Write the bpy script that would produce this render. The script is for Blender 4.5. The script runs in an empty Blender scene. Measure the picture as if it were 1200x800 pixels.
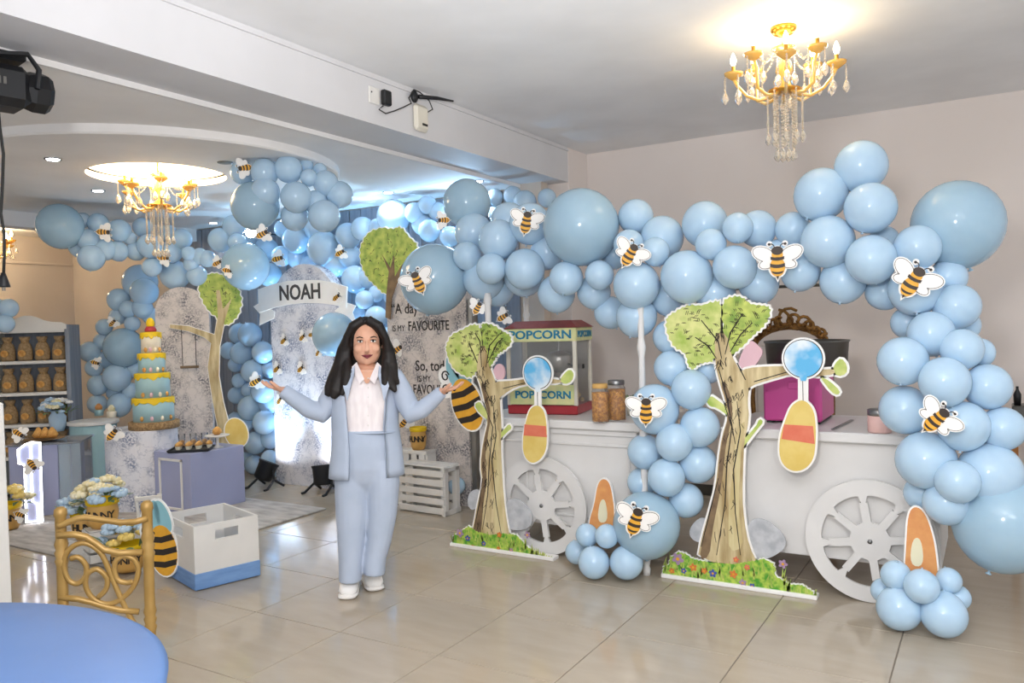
import bpy, bmesh, math, random
from mathutils import Vector, Matrix, Euler
random.seed(7)
S = bpy.context.scene
C = S.collection
PI = math.pi

# ------------------------------------------------------------------ camera
F, PITCH, ROLL, EYE, YAW = 933.0, math.radians(1.35), math.radians(-1.6), 1.5, math.radians(31.2)
def _axes():
    cp, sp, cr, sr = math.cos(PITCH), math.sin(PITCH), math.cos(ROLL), math.sin(ROLL)
    f, u, r = Vector((0, cp, -sp)), Vector((0, sp, cp)), Vector((1, 0, 0))
    q = Matrix.Rotation(YAW, 3, 'Z')
    return q @ (cr*r + sr*u), q @ (cr*u - sr*r), q @ f
RT, UP, FW = _axes()
EYEP = Vector((0, 0, EYE))
cam_d = bpy.data.cameras.new('camera'); cam = bpy.data.objects.new('camera', cam_d); C.objects.link(cam)
cam_d.sensor_width = 36.0; cam_d.lens = 36.0*F/1200.0; cam_d.clip_start = 0.05
m3 = Matrix((RT, UP, -FW)).transposed()
cam.matrix_world = Matrix.Translation(EYEP) @ m3.to_4x4()
S.camera = cam

# ------------------------------------------------------------------ world, lights, exposure
S.view_settings.view_transform = 'Standard'; S.view_settings.look = 'None'
S.view_settings.gamma = 1.0; S.view_settings.use_curve_mapping = False
S.view_settings.exposure = 0.3
w = bpy.data.worlds.new('world'); S.world = w; w.use_nodes = True
w.node_tree.nodes['Background'].inputs[0].default_value = (0.93, 0.96, 1.0, 1)
w.node_tree.nodes['Background'].inputs[1].default_value = 0.85

def lamp(name, kind, loc, energy, color, size=0.2, target=None, spot=None, blend=0.6, size_y=None):
    d = bpy.data.lights.new(name, kind); d.energy = energy; d.color = color
    if kind == 'AREA':
        d.shape = 'RECTANGLE' if size_y else 'SQUARE'; d.size = size
        if size_y: d.size_y = size_y
    else: d.shadow_soft_size = size
    if kind == 'SPOT': d.spot_size = spot; d.spot_blend = blend
    o = bpy.data.objects.new(name, d); C.objects.link(o); o.location = loc
    if target is not None:
        o.rotation_euler = (Vector(target)-Vector(loc)).to_track_quat('-Z', 'Y').to_euler()
    return o
# the photographer's flash above the camera and an added, unseen fill lamp under the ceiling behind it
lamp('camera_flash', 'AREA', (-0.35, -0.15, 2.05), 40, (1, 0.98, 0.97), 0.3, target=(-2.2, 4.6, 1.35))
lamp('bounced_flash', 'SPOT', (0.0, 0.1, 1.7), 620, (0.98, 0.985, 1.0), 0.25, target=(-0.35, 0.75, 3.0), spot=math.radians(112), blend=0.6)
lamp('ceiling_fill_lamp', 'AREA', (1.2, -0.6, 2.9), 60, (1, 0.97, 0.93), 1.6, target=(1.2, -0.6, 0))

# ------------------------------------------------------------------ pixel -> place helpers (1200x800 frame)
def ray(x, y): return FW + RT*((x-600)/F) - UP*((y-400)/F)
def D(x, y, d): return EYEP + ray(x, y)*d
def Zp(x, y, z=0.0):
    v = ray(x, y); return EYEP + v*((z-EYE)/v.z)
def Yp(x, y, Y):
    v = ray(x, y); return EYEP + v*(Y/v.y)
def Xp(x, y, X):
    v = ray(x, y); return EYEP + v*(X/v.x)
def dep(P): return (Vector(P)-EYEP).dot(FW)
def pix(P):
    d = Vector(P)-EYEP; z = d.dot(FW); return 600+F*d.dot(RT)/z, 400-F*d.dot(UP)/z
def facing(P): return math.atan2(-P[0], P[1])  # z-turn so local -Y looks at the camera

# ------------------------------------------------------------------ materials
def lin(c):
    if isinstance(c, str): c = tuple(int(c[i:i+2], 16) for i in (0, 2, 4))
    return tuple(((v/255)/12.92 if v/255 <= 0.04045 else ((v/255+0.055)/1.055)**2.4) for v in c) + (1.0,)
MATS = {}
def mat(name, col, rough=0.5, metal=0.0, col2=None, scale=8.0, stretch=(1, 1, 1), bump=0.0, spec=0.5, emit=None, estr=0.0,
        trans=0.0, coat=0.0, sss=0.0, detail=3.0, lo=0.35, hi=0.65, alpha=1.0, coords='Object', ior=1.45):
    if name in MATS: return MATS[name]
    m = bpy.data.materials.new(name); m.use_nodes = True; nt = m.node_tree; b = nt.nodes['Principled BSDF']
    b.inputs['Roughness'].default_value = rough; b.inputs['Metallic'].default_value = metal
    b.inputs['Specular IOR Level'].default_value = spec; b.inputs['IOR'].default_value = ior
    b.inputs['Transmission Weight'].default_value = trans; b.inputs['Coat Weight'].default_value = coat
    b.inputs['Alpha'].default_value = alpha
    if sss: b.inputs['Subsurface Weight'].default_value = sss; b.inputs['Subsurface Radius'].default_value = (.05, .08, .1)
    c1 = lin(col); c2 = lin(col2) if col2 else tuple(min(1, v*0.93) for v in c1[:3])+(1,)
    tc = nt.nodes.new('ShaderNodeTexCoord'); mp = nt.nodes.new('ShaderNodeMapping'); mp.inputs['Scale'].default_value = stretch
    nz = nt.nodes.new('ShaderNodeTexNoise'); nz.inputs['Scale'].default_value = scale; nz.inputs['Detail'].default_value = detail
    cr = nt.nodes.new('ShaderNodeValToRGB'); cr.color_ramp.elements[0].position = lo; cr.color_ramp.elements[1].position = hi
    cr.color_ramp.elements[0].color = c1; cr.color_ramp.elements[1].color = c2
    nt.links.new(tc.outputs[coords], mp.inputs['Vector']); nt.links.new(mp.outputs[0], nz.inputs['Vector'])
    nt.links.new(nz.outputs['Fac'], cr.inputs['Fac']); nt.links.new(cr.outputs['Color'], b.inputs['Base Color'])
    if bump:
        bp = nt.nodes.new('ShaderNodeBump'); bp.inputs['Strength'].default_value = bump; bp.inputs['Distance'].default_value = 0.01
        nt.links.new(nz.outputs['Fac'], bp.inputs['Height']); nt.links.new(bp.outputs[0], b.inputs['Normal'])
    if emit:
        b.inputs['Emission Color'].default_value = lin(emit); b.inputs['Emission Strength'].default_value = estr
    MATS[name] = m
    return m
def toile(name, base, ink):
    """cream paper with clumps of fine grey drawing"""
    if name in MATS: return MATS[name]
    m = bpy.data.materials.new(name); m.use_nodes = True; nt = m.node_tree; b = nt.nodes['Principled BSDF']
    b.inputs['Roughness'].default_value = 0.6
    tc = nt.nodes.new('ShaderNodeTexCoord')
    def nz(s, d, lo, hi, a, c):
        n = nt.nodes.new('ShaderNodeTexNoise'); n.inputs['Scale'].default_value = s; n.inputs['Detail'].default_value = d
        r = nt.nodes.new('ShaderNodeValToRGB'); r.color_ramp.elements[0].position = lo; r.color_ramp.elements[1].position = hi
        r.color_ramp.elements[0].color = (a, a, a, 1); r.color_ramp.elements[1].color = (c, c, c, 1)
        nt.links.new(tc.outputs['Object'], n.inputs['Vector']); nt.links.new(n.outputs['Fac'], r.inputs['Fac']); return r
    big = nz(5.5, 2, 0.44, 0.60, 0, 1); fine = nz(60, 6, 0.40, 0.58, 0, 1)
    ln = nz(9, 5, 0.492, 0.505, 0, 1); ln2 = nz(9, 5, 0.505, 0.518, 1, 0)
    def mul(a, c, op='MULTIPLY'):
        q = nt.nodes.new('ShaderNodeMath'); q.operation = op; nt.links.new(a, q.inputs[0])
        if isinstance(c, float): q.inputs[1].default_value = c
        else: nt.links.new(c, q.inputs[1])
        return q.outputs[0]
    f = mul(big.outputs[0], fine.outputs[0]); l = mul(mul(ln.outputs[0], ln2.outputs[0]), 0.55)
    t = mul(f, l, 'MAXIMUM')
    mx = nt.nodes.new('ShaderNodeMix'); mx.data_type = 'RGBA'
    nt.links.new(t, mx.inputs[0]); mx.inputs[6].default_value = lin(base); mx.inputs[7].default_value = lin(ink)
    nt.links.new(mx.outputs[2], b.inputs['Base Color'])
    MATS[name] = m; return m

M = dict(
 wall=mat('wall_paint', 'e8dfda', 0.75, col2='e5dcd7', scale=2), ceil=mat('ceiling_paint', 'efefF0'.lower(), 0.8, scale=2),
 beam=mat('beam_paint', 'd6d5d7', 0.7, scale=2), slab=mat('slab_paint', 'f3f0ee', 0.75, scale=2),
 beige=mat('beige_wall', 'd2c6ba', 0.75, col2='ccbfb2', scale=1.5), plank=mat('grey_plank', '8f95a0', 0.6, col2='7b818c', scale=4, stretch=(6, 6, .5)),
 grout=mat('grout', '7d7468', 0.8), tile=mat('polished_tile', 'b4a897', 0.10, col2='aea291', scale=3, stretch=(1, 4, 1), spec=0.5),
 gloss=mat('white_lacquer', 'e2e0de', 0.35, scale=3), white=mat('white_paint', 'e3e0db', 0.45, scale=4),
 bl=mat('pastel_balloon', 'b3cfe6', 0.16, col2='b8d3e8', scale=2, spec=0.45, sss=0.25), tl=mat('teal_balloon', 'a0bed2', 0.15, col2='a5c2d5', scale=2, spec=0.45, sss=0.25),
 board=mat('white_foam_board', 'f7f5f2', 0.5, scale=5), ink=mat('ink', '2b2420', 0.6), ink2=mat('grey_ink', '4a4746', 0.6), dark=mat('bee_dark', '33261f', 0.5), gold=mat('bee_yellow', 'eaae35', 0.5, col2='e0a22c', scale=20),
 wing=mat('bee_wing', 'f6f3ef', 0.5), leaf=mat('painted_foliage', 'a0ba50', 0.6, col2='dfe094', scale=12, detail=7, lo=.3, hi=.7),
 leafd=mat('painted_foliage_dark', '7f9f45', 0.6, col2='cfd870', scale=16, detail=7, lo=.3, hi=.7),
 bark=mat('painted_bark', 'a58d60', 0.6, col2='ddcda2', scale=7, stretch=(3.5, 1, .6), detail=4, lo=.3, hi=.68), barkl=mat('painted_bark_light', 'd9cd9f', 0.6, col2='c3b07c', scale=6, stretch=(3, 1, .6)), barkd=mat('painted_bark_dark', '8b7356', 0.6, col2='6f5a45', scale=14),
 grass=mat('painted_grass', '4f9a2f', 0.6, col2='b8cf56', scale=34, detail=3, lo=.35, hi=.65), sky=mat('painted_balloon', '5fb4e4', 0.5, col2='e4eef5', scale=7, lo=.38, hi=.62),
 honey=mat('plain_yellow_board', 'e2c977', 0.5, col2='dcbf66', scale=14), coral=mat('plain_coral_board', 'e07f63', 0.5, col2='d96f55', scale=12),
 orange=mat('plain_orange_board', 'e0a163', 0.5, col2='d6915a', scale=16), cream=mat('plain_cream_board', 'e9e3c4', 0.5), grey=mat('plain_grey_board', 'c6c8cc', 0.5, col2='a9acb2', scale=16),
 pinkb=mat('plain_pink_board', 'e0b9c2', 0.5), toile=toile('toile_paper', 'd8d0cb', '75737a'), toilew=toile('toile_paper_white', 'dcdce2', '7c86a0'),
 gm=mat('gilt_metal', 'd8a445', 0.28, metal=0.85, col2='c99338', scale=12), gp=mat('gold_chair_paint', 'a4834a', 0.4, metal=0.25, col2='98773e', scale=10),
 carve=mat('carved_gilt', '9a6f38', 0.4, metal=0.5, col2='6f4c24', scale=40, bump=.5), crystal=mat('crystal', 'fff4e2', 0.05, trans=0.75, spec=0.8), amber=mat('amber_glass', 'efc163', 0.12, trans=0.35, spec=.8),
 bulb=mat('flame_bulb', 'fff0d0', 0.3, emit='ffe6b4', estr=30), glow=mat('cove_glow', 'fff3da', 0.6, emit='ffe9c4', estr=2.0),
 down=mat('downlight_lens', 'ffffff', 0.3, emit='f4f8ff', estr=25), chrome=mat('brushed_steel', '8f8f8f', 0.35, metal=0.9, scale=20), black=mat('black_plastic', '17181b', 0.45), cable=mat('cable_rubber', '22211f', 0.6),
 ivory=mat('ivory_plastic', 'dcd6c8', 0.5), red=mat('red_enamel', 'a8323a', 0.35), roof=mat('red_roof', '8e3a36', 0.5, col2='7c302d', scale=9), sign=mat('sign_yellow', 'e6dfa4', 0.5, col2='cfd79a', scale=16), signblue=mat('sign_blue', '2f8fb0', 0.5, col2='1d6c8e', scale=50),
 glass=mat('clear_glass', 'ffffff', 0.03, trans=0.93, spec=0.5, ior=1.12), steel=mat('kettle_steel', '9b9892', 0.3, metal=.8), corn=mat('popcorn_kernels', 'd99a3f', 0.5, col2='a8682a', scale=60, detail=2, lo=.4, hi=.6), popped=mat('popped_corn', 'e8d9a8', 0.7, col2='b89b5a', scale=40, bump=1.),
 magenta=mat('magenta_enamel', 'd2569b', 0.3, col2='cb4e93', scale=3), drum=mat('dark_steel', '6a6864', 0.35, metal=.8), lilac=mat('lilac_paint', '9ea3c2', 0.5, col2='999ebd', scale=2), rug=mat('grey_rug', 'c8c3bd', 0.95, col2='8f8a85', scale=5, stretch=(1, 3, 1), detail=6, bump=.6, lo=.3, hi=.75),
 cloth=mat('blue_satin', '5876a6', 0.5, col2='5270a0', scale=3, bump=.0), bluep=mat('blue_paint', '7a9fd0', 0.5, col2='6a90c4', scale=6, stretch=(1, 1, 6)), burlap=mat('burlap', 'a98f6c', 0.9, col2='8d7454', scale=60, bump=.5), teal=mat('blue_wing', '8fc3cf', 0.5),
 pot=mat('honey_pot', 'd6aa62', 0.45, col2='cc9c52', scale=5), rim=mat('pot_yellow_rim', 'f0c914', 0.4), rose=mat('ivory_petal', 'efe8cf', 0.7, col2='ddd09a', scale=30), bluefl=mat('pale_blue_petal', 'b3cbe0', 0.7), green=mat('leaf_green', '4f6b46', 0.6, col2='7f9468', scale=20),
 cakeb=mat('blue_fondant', 'a8ccd2', 0.45), cakew=mat('cream_fondant', 'efe6d2', 0.45), wicker=mat('wicker', 'a88a62', 0.8, col2='7a6040', scale=60, bump=.6), pastry=mat('pastry', 'dfae62', 0.6, col2='b97f3c', scale=25), neon=mat('neon_tube', 'ffffff', 0.3, emit='f4f6ff', estr=6),
 acryl=mat('acrylic', 'e6ecf8', 0.08, trans=0.75, ior=1.1), skin=mat('skin', 'e0ad92', 0.5, col2='d9a387', scale=8, sss=0.1), hair=mat('dark_hair', '0d0807', 0.55, col2='1c120e', scale=14, stretch=(8, 8, .6)), suit=mat('pale_blue_suiting', 'b6c1d4', 0.7, col2='aebacd', scale=6, bump=.12), shirt=mat('white_shirt', 'f4ecec', 0.6, col2='e9dfe0', scale=10, stretch=(4, 1, 1)),
 lip=mat('dark_lipstick', '7c2f3c', 0.4), eyew=mat('eye_white', 'efe9e4', 0.3), iris=mat('dark_iris', '1d120d', 0.2), sneaker=mat('white_leather', 'f2efec', 0.45), sole=mat('white_rubber', 'e8e4e0', 0.6), pinkj=mat('pink_cream', 'e6bdb6', 0.5), wood=mat('orange_wood', 'a8703a', 0.5), pinkbox=mat('pink_card', 'e0a3cc', 0.6), fl1=mat('violet_petal', 'a98bab', .6), fl2=mat('orange_petal', 'd8803f', .6), fl3=mat('blue_petal', '4a5aa8', .6))

# ------------------------------------------------------------------ mesh builder
class MB:
    def __init__(s): s.v = []; s.f = []; s.mi = []; s.cm = 0
    def add(s, vs, fs):
        n = len(s.v); s.v += [tuple(v) for v in vs]; s.f += [tuple(i+n for i in f) for f in fs]; s.mi += [s.cm]*len(fs); return s
    def box(s, x0, x1, y0, y1, z0, z1):
        return s.add([(x0,y0,z0),(x1,y0,z0),(x1,y1,z0),(x0,y1,z0),(x0,y0,z1),(x1,y0,z1),(x1,y1,z1),(x0,y1,z1)],
              [(0,3,2,1),(4,5,6,7),(0,1,5,4),(1,2,6,5),(2,3,7,6),(3,0,4,7)])
    def bbox(s, x0, x1, y0, y1, z0, z1, b=.006):     # box with chamfered edges
        bm = bmesh.new(); bmesh.ops.create_cube(bm, size=1)
        for v in bm.verts: v.co = Vector(((x0+x1)/2+v.co.x*(x1-x0), (y0+y1)/2+v.co.y*(y1-y0), (z0+z1)/2+v.co.z*(z1-z0)))
        bmesh.ops.bevel(bm, geom=bm.edges[:], offset=b, segments=1, affect='EDGES', profile=.5)
        bm.verts.index_update(); s.add([v.co.copy() for v in bm.verts], [[v.index for v in f.verts] for f in bm.faces]); bm.free(); return s
    def hull8(s, p):                                  # 8 corner points, bottom ring then top ring
        return s.add(p, [(0,3,2,1),(4,5,6,7),(0,1,5,4),(1,2,6,5),(2,3,7,6),(3,0,4,7)])
    def lathe(s, prof, n=20, c=(0,0,0), sx=1, sy=1):
        c = Vector(c); vs = []; fs = []
        for r, z in prof:
            for k in range(n): vs.append(c+Vector((r*math.cos(2*PI*k/n)*sx, r*math.sin(2*PI*k/n)*sy, z)))
        for j in range(len(prof)-1):
            for k in range(n):
                a, b = j*n+k, j*n+(k+1) % n; fs.append((a, b, b+n, a+n))
        fs.append(tuple(range(n-1, -1, -1))); L = (len(prof)-1)*n; fs.append(tuple(range(L, L+n)))
        return s.add(vs, fs)
    def tube(s, pts, rad, n=8, ax=None, closed=False):
        """loft along pts; rad a number, list, or list of (side, depth) pairs; ax is the depth axis"""
        pts = [Vector(p) for p in pts]; N = len(pts)
        if not isinstance(rad, (list, tuple)): rad = [rad]*N
        vs = []; fs = []; prev = None
        for i, p in enumerate(pts):
            if closed: t = pts[(i+1) % N]-pts[i-1]
            else: t = pts[min(i+1, N-1)]-pts[max(i-1, 0)]
            t.normalize()
            if ax is not None: b = Vector(ax)
            else:
                b = prev if prev is not None else (Vector((0,0,1)) if abs(t.z) < .9 else Vector((0,1,0)))
            b = (b-t*b.dot(t))
            if b.length < 1e-5: b = Vector((1,0,0))-t*t.x
            b.normalize(); a = t.cross(b); prev = b
            r = rad[i]; ra, rb = (r if isinstance(r, (tuple, list)) else (r, r))
            for k in range(n):
                q = 2*PI*k/n; vs.append(p+a*(ra*math.cos(q))+b*(rb*math.sin(q)))
        for i in range(N if closed else N-1):
            j = (i+1) % N
            for k in range(n): fs.append((i*n+k, i*n+(k+1) % n, j*n+(k+1) % n, j*n+k))
        if not closed: fs.append(tuple(range(n-1, -1, -1))); fs.append(tuple(range((N-1)*n, N*n)))
        return s.add(vs, fs)
    def ball(s, c, r, n=12, m=8):
        c = Vector(c); r = r if isinstance(r, (tuple, list)) else (r, r, r); vs = []; fs = []
        vs.append(c+Vector((0,0,-r[2])))
        for j in range(1, m):
            t = -PI/2+PI*j/m
            for k in range(n): vs.append(c+Vector((r[0]*math.cos(t)*math.cos(2*PI*k/n), r[1]*math.cos(t)*math.sin(2*PI*k/n), r[2]*math.sin(t))))
        vs.append(c+Vector((0,0,r[2]))); T = len(vs)-1
        for k in range(n):
            fs.append((0, 1+(k+1) % n, 1+k)); fs.append((T, 1+(m-2)*n+k, 1+(m-2)*n+(k+1) % n))
            for j in range(m-2): a = 1+j*n+k; b = 1+j*n+(k+1) % n; fs.append((a, b, b+n, a+n))
        return s.add(vs, fs)
    def slab(s, poly, y0, y1):
        """closed outline of (x, z) extruded from y0 (front) to y1"""
        n = len(poly)
        ar = sum(poly[i][0]*poly[(i+1) % n][1]-poly[(i+1) % n][0]*poly[i][1] for i in range(n))
        if ar < 0: poly = poly[::-1]
        vs = [(x, y0, z) for x, z in poly]+[(x, y1, z) for x, z in poly]
        fs = [tuple(range(n)), tuple(range(2*n-1, n-1, -1))]+[(i, i+n, (i+1) % n+n, (i+1) % n) for i in range(n)]
        return s.add(vs, fs)
    def build(s, name, material, parent=None, loc=None, rot=None, smooth=False, bevel=0):
        me = bpy.data.meshes.new(name); me.from_pydata(s.v, [], s.f)
        ml = material if isinstance(material, list) else [material]
        for m in ml: me.materials.append(M[m] if isinstance(m, str) else m)
        if len(ml) > 1: me.polygons.foreach_set('material_index', s.mi)
        if smooth: me.polygons.foreach_set('use_smooth', [True]*len(me.polygons))
        me.update()
        o = bpy.data.objects.new(name, me); C.objects.link(o)
        if parent is not None: o.parent = parent
        if loc is not None: o.location = loc
        if rot is not None: o.rotation_euler = rot
        if smooth == 'auto':
            pass
        return o
def tag(o, label, cat, group=None, kind=None):
    if label: o['label'] = label
    if cat: o['category'] = cat
    if group: o['group'] = group
    if kind: o['kind'] = kind
    return o
def thing(name, label, cat, loc=(0,0,0), rz=0.0, group=None):
    o = bpy.data.objects.new(name, None); C.objects.link(o); o.empty_display_size = .1
    o.location = loc; o.rotation_euler = (0, 0, rz); return tag(o, label, cat, group)
def dup(root, loc, rot, label, scale=None):
    r = root.copy(); C.objects.link(r); r.location = loc; r.rotation_euler = rot; r['label'] = label
    if scale: r.scale = scale
    for ch in kids(root):
        c = ch.copy(); C.objects.link(c); c.parent = r
        for g in kids(ch):
            d = g.copy(); C.objects.link(d); d.parent = c
    return r
_K = {}
def kids(o):
    if o.name not in _K: _K[o.name] = list(o.children)
    return _K[o.name]
def struct(o, kind='structure'): o['kind'] = kind; return o
def text_mesh(name, s, size, material, parent, loc, rot, depth=.002, bold=0.0, sx=1.0, align='CENTER'):
    cu = bpy.data.curves.new(name, 'FONT'); cu.body = s; cu.size = size; cu.extrude = depth; cu.offset = bold; cu.align_x = align; cu.align_y = 'CENTER'; cu.resolution_u = 3
    t = bpy.data.objects.new(name+'_tmp', cu); C.objects.link(t)
    dg = bpy.context.evaluated_depsgraph_get(); me = bpy.data.meshes.new_from_object(t.evaluated_get(dg))
    bpy.data.objects.remove(t); bpy.data.curves.remove(cu)
    me.materials.clear(); me.materials.append(M[material]); me.name = name
    o = bpy.data.objects.new(name, me); C.objects.link(o); o.parent = parent; o.location = loc; o.rotation_euler = rot; o.scale = (sx, 1, 1)
    return o
def ell(cx, cz, rx, rz, n=20, a=0.0):
    return [(cx+rx*math.cos(2*PI*k/n)*math.cos(a)-rz*math.sin(2*PI*k/n)*math.sin(a), cz+rx*math.cos(2*PI*k/n)*math.sin(a)+rz*math.sin(2*PI*k/n)*math.cos(a)) for k in range(n)]
def grow(poly, d):
    n = len(poly); ar = sum(poly[i][0]*poly[(i+1) % n][1]-poly[(i+1) % n][0]*poly[i][1] for i in range(n)); sg = 1 if ar > 0 else -1; out = []
    for i in range(n):
        a, b, c = Vector(poly[i-1]), Vector(poly[i]), Vector(poly[(i+1) % n])
        e1, e2 = (b-a), (c-b)
        if e1.length < 1e-9 or e2.length < 1e-9: out.append(tuple(b)); continue
        e1.normalize(); e2.normalize(); n1 = Vector((e1.y, -e1.x))*sg; n2 = Vector((e2.y, -e2.x))*sg
        nn = n1+n2
        if nn.length < .3: nn = n1
        nn.normalize(); out.append((b.x+nn.x*d, b.y+nn.y*d))
    return out
def scallop(poly, step, amp, rnd):
    out = []; n = len(poly)
    for i in range(n):
        a, b = Vector(poly[i]), Vector(poly[(i+1) % n]); L = (b-a).length; k = max(1, int(L/step)); t = (b-a)/max(L, 1e-9); nn = Vector((t.y, -t.x))
        for j in range(k):
            p = a+(b-a)*(j/k); out.append(tuple(p)); q = a+(b-a)*((j+.5)/k); out.append(tuple(q+nn*amp*rnd.uniform(.4, 1)))
    return out
def smooth_poly(poly, it=1):
    for _ in range(it):
        out = []; n = len(poly)
        for i in range(n):
            a, b = poly[i], poly[(i+1) % n]
            out += [(a[0]*.75+b[0]*.25, a[1]*.75+b[1]*.25), (a[0]*.25+b[0]*.75, a[1]*.25+b[1]*.75)]
        poly = out
    return poly
ORD = ['first','second','third','fourth','fifth','sixth','seventh','eighth','ninth','tenth','eleventh','twelfth','thirteenth','fourteenth','fifteenth','sixteenth','seventeenth','eighteenth','nineteenth','twentieth','twenty-first','twenty-second','twenty-third','twenty-fourth','twenty-fifth']
# ================================================================== the room
YW, ZC, ZS, ZB = 6.56, 3.0, 2.67, 2.70
fl = MB().box(-10.6, 3, -2.5, 6.8, -.1, -.004).build('floor', 'grout'); struct(fl)
tm = MB().bbox(-.2975, .2975, -.2975, .2975, -.01, 0, .0015); t0 = None
for i in range(-9, 6):
    for j in range(-4, 6):
        x, y = -2.18+.6*i+.3, 3.47+.6*j+.3
        if t0 is None: t0 = tm.build('tile', 'tile', fl); o = t0
        else: o = t0.copy(); C.objects.link(o)
        o.location = (x, y, 0); o.rotation_euler = (0, 0, 0)
fl2 = MB()
for i in range(-14, -9):
    for j in range(-4, 6): x, y = -2.18+.6*i+.3, 3.47+.6*j+.3; fl2.bbox(x-.2975, x+.2975, y-.2975, y+.2975, -.01, 0, .0015)
struct(fl2.build('far_tiles', 'tile', fl), 'stuff')
struct(MB().box(-3.13, 3, -2.5, YW, ZC, ZC+.12).build('ceiling', 'ceil'))
struct(MB().box(-3.13, 3, YW, YW+.15, 0, ZC+.1).build('wall_right', 'wall'))
struct(MB().box(-3.0, 3, YW-.015, YW, 0, .09).build('baseboard_right', 'drum'))
b = MB().box(-3.51, -3.13, -2.5, YW, ZB, ZC+.12).build('trim_1', 'beam'); struct(b); tag(b, 'white ceiling beam crossing above the balloons', None)
MB().box(-3.135, -3.118, -2.5, 6.18, ZC-.035, ZC-.02).build('shadow_line_moulding', 'beam', b)
p = MB().bbox(-3.51, -3.127, 6.18, YW, 0, ZC, .004).build('trim_2', 'wall'); struct(p)
sl = MB()   # lowered slab around a hole for the round cove
cx, cy, R1, R0 = -5.07, 3.58, 1.26, .46
outer = []; N = 48
for k in range(N):
    a = 2*PI*k/N; c, s_ = math.cos(a), math.sin(a); x0, x1, y0, y1 = -7.8-cx, -3.51-cx, -2.5-cy, 6.0-cy
    t = min((x1/c if c > 1e-6 else 1e9), (x0/c if c < -1e-6 else 1e9), (y1/s_ if s_ > 1e-6 else 1e9), (y0/s_ if s_ < -1e-6 else 1e9))
    outer.append((cx+c*t, cy+s_*t))
vs = [(x, y, ZS) for x, y in outer]+[(cx+R0*math.cos(2*PI*k/N), cy+R0*math.sin(2*PI*k/N), ZS) for k in range(N)]
sl.add(vs, [(k, (k+1) % N, N+(k+1) % N, N+k) for k in range(N)])
for (xc, yc) in ((-7.8, -2.5), (-7.8, 6), (-3.51, 6), (-3.51, -2.5)):
    ka = min(range(N), key=lambda k: (outer[k][0]-xc)**2+(outer[k][1]-yc)**2)
    for kb in ((ka+1) % N, ka-1):
        if abs(outer[ka][0]-outer[kb][0]) > 1e-4 and abs(outer[ka][1]-outer[kb][1]) > 1e-4:
            sl.add([(*outer[ka], ZS), (*outer[kb], ZS), (xc, yc, ZS)], [(0, 1, 2)])
sl.box(-3.515, -3.505, -2.5, 6.0, ZS, ZB+.02)
so = sl.build('ceiling_lowered', 'slab'); struct(so)
d = MB(); ZD = 2.615   # dropped ring disc
d.lathe([(R0, ZD), (R1-.01, ZD), (R1, ZD+.01), (R1, ZS), (R0, ZS), (R0, ZS+.0)], 72, (cx, cy, 0))
d.f = d.f[:-2]; d.mi = d.mi[:-2]
dk = d.build('trim_3', 'slab'); struct(dk); tag(dk, 'dropped round ceiling disc with glowing cove at its centre', None)
cv = MB().lathe([(R0, ZD), (R0+.06, ZS+.04), (R0+.1, ZS+.2), (R0-.05, ZS+.3), (.02, ZS+.32)], 48, (cx, cy, 0)); cv.f = cv.f[:-2]+[cv.f[-1]]; cv.mi = cv.mi[:-1]
cv.build('cove', 'glow', dk, smooth=True)
struct(MB().box(-8.0, -7.8, -2.5, 6, 2.53, 2.85).build('trim_4', 'slab'))
struct(MB().box(-10.6, -8.0, -2.5, 6.1, 2.75, 2.85).build('ceiling_far', 'slab'))
wl = MB().box(-10.5, -10.35, -2.5, 6.1, 0, 2.8).build('wall_left', 'beige'); struct(wl)
MB().bbox(-10.35, -10.33, -2.5, 6.0, 2.40, 2.43, .004).build('picture_rail', 'beige', wl)
wb = MB().box(-10.4, -3.3, 6.0, 6.12, 0, 2.85).build('wall_back', 'beige'); struct(wb)
x = -8.1; k = 0; pl0 = None       # grey planks on the back wall
while x < -3.56:
    o = MB().bbox(-.072, .072, -.02, 0, 0, 2.66, .006).build('plank', 'plank', wb) if pl0 is None else pl0.copy()
    if pl0 is None: pl0 = o
    else: C.objects.link(o)
    o.location = (x, 6.0-.004*(k % 3), 0.0); x += .15; k += 1
# white pillar at the left edge of the picture
pp = Xp(12, 640, -3.62)
struct(MB().bbox(-3.9, -3.62, pp.y-.35, pp.y, 0, 1.22, .006).build('trim_5', 'white'))
# ---- downlights
for (x, y, z, lab) in ((62,186,ZD,'round recessed downlight left of the glowing cove'), (115,223,ZD,'round recessed downlight on the far edge of the ceiling disc'), (264,190,ZD,'unlit round downlight right of the glowing cove'), (250,261,ZS,'recessed downlight over the far back balloons'), (455,225,ZS,'recessed downlight over the tree crown panel'), (560,212,ZS,'recessed downlight near the ceiling beam end')):
    P = Zp(x, y, z); t = thing('downlight', lab, 'downlight', (P.x, P.y, z), 0, 'recessed ceiling downlights')
    MB().lathe([(.036, -.004), (.05, -.006), (.052, 0), (.036, 0)], 20).build('rim_ring', 'chrome', t, smooth=True)
    MB().lathe([(.034, -.0085), (.038, -.006), (.038, -.002)], 16).build('lens', 'chrome' if x == 264 else 'down', t)
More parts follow.
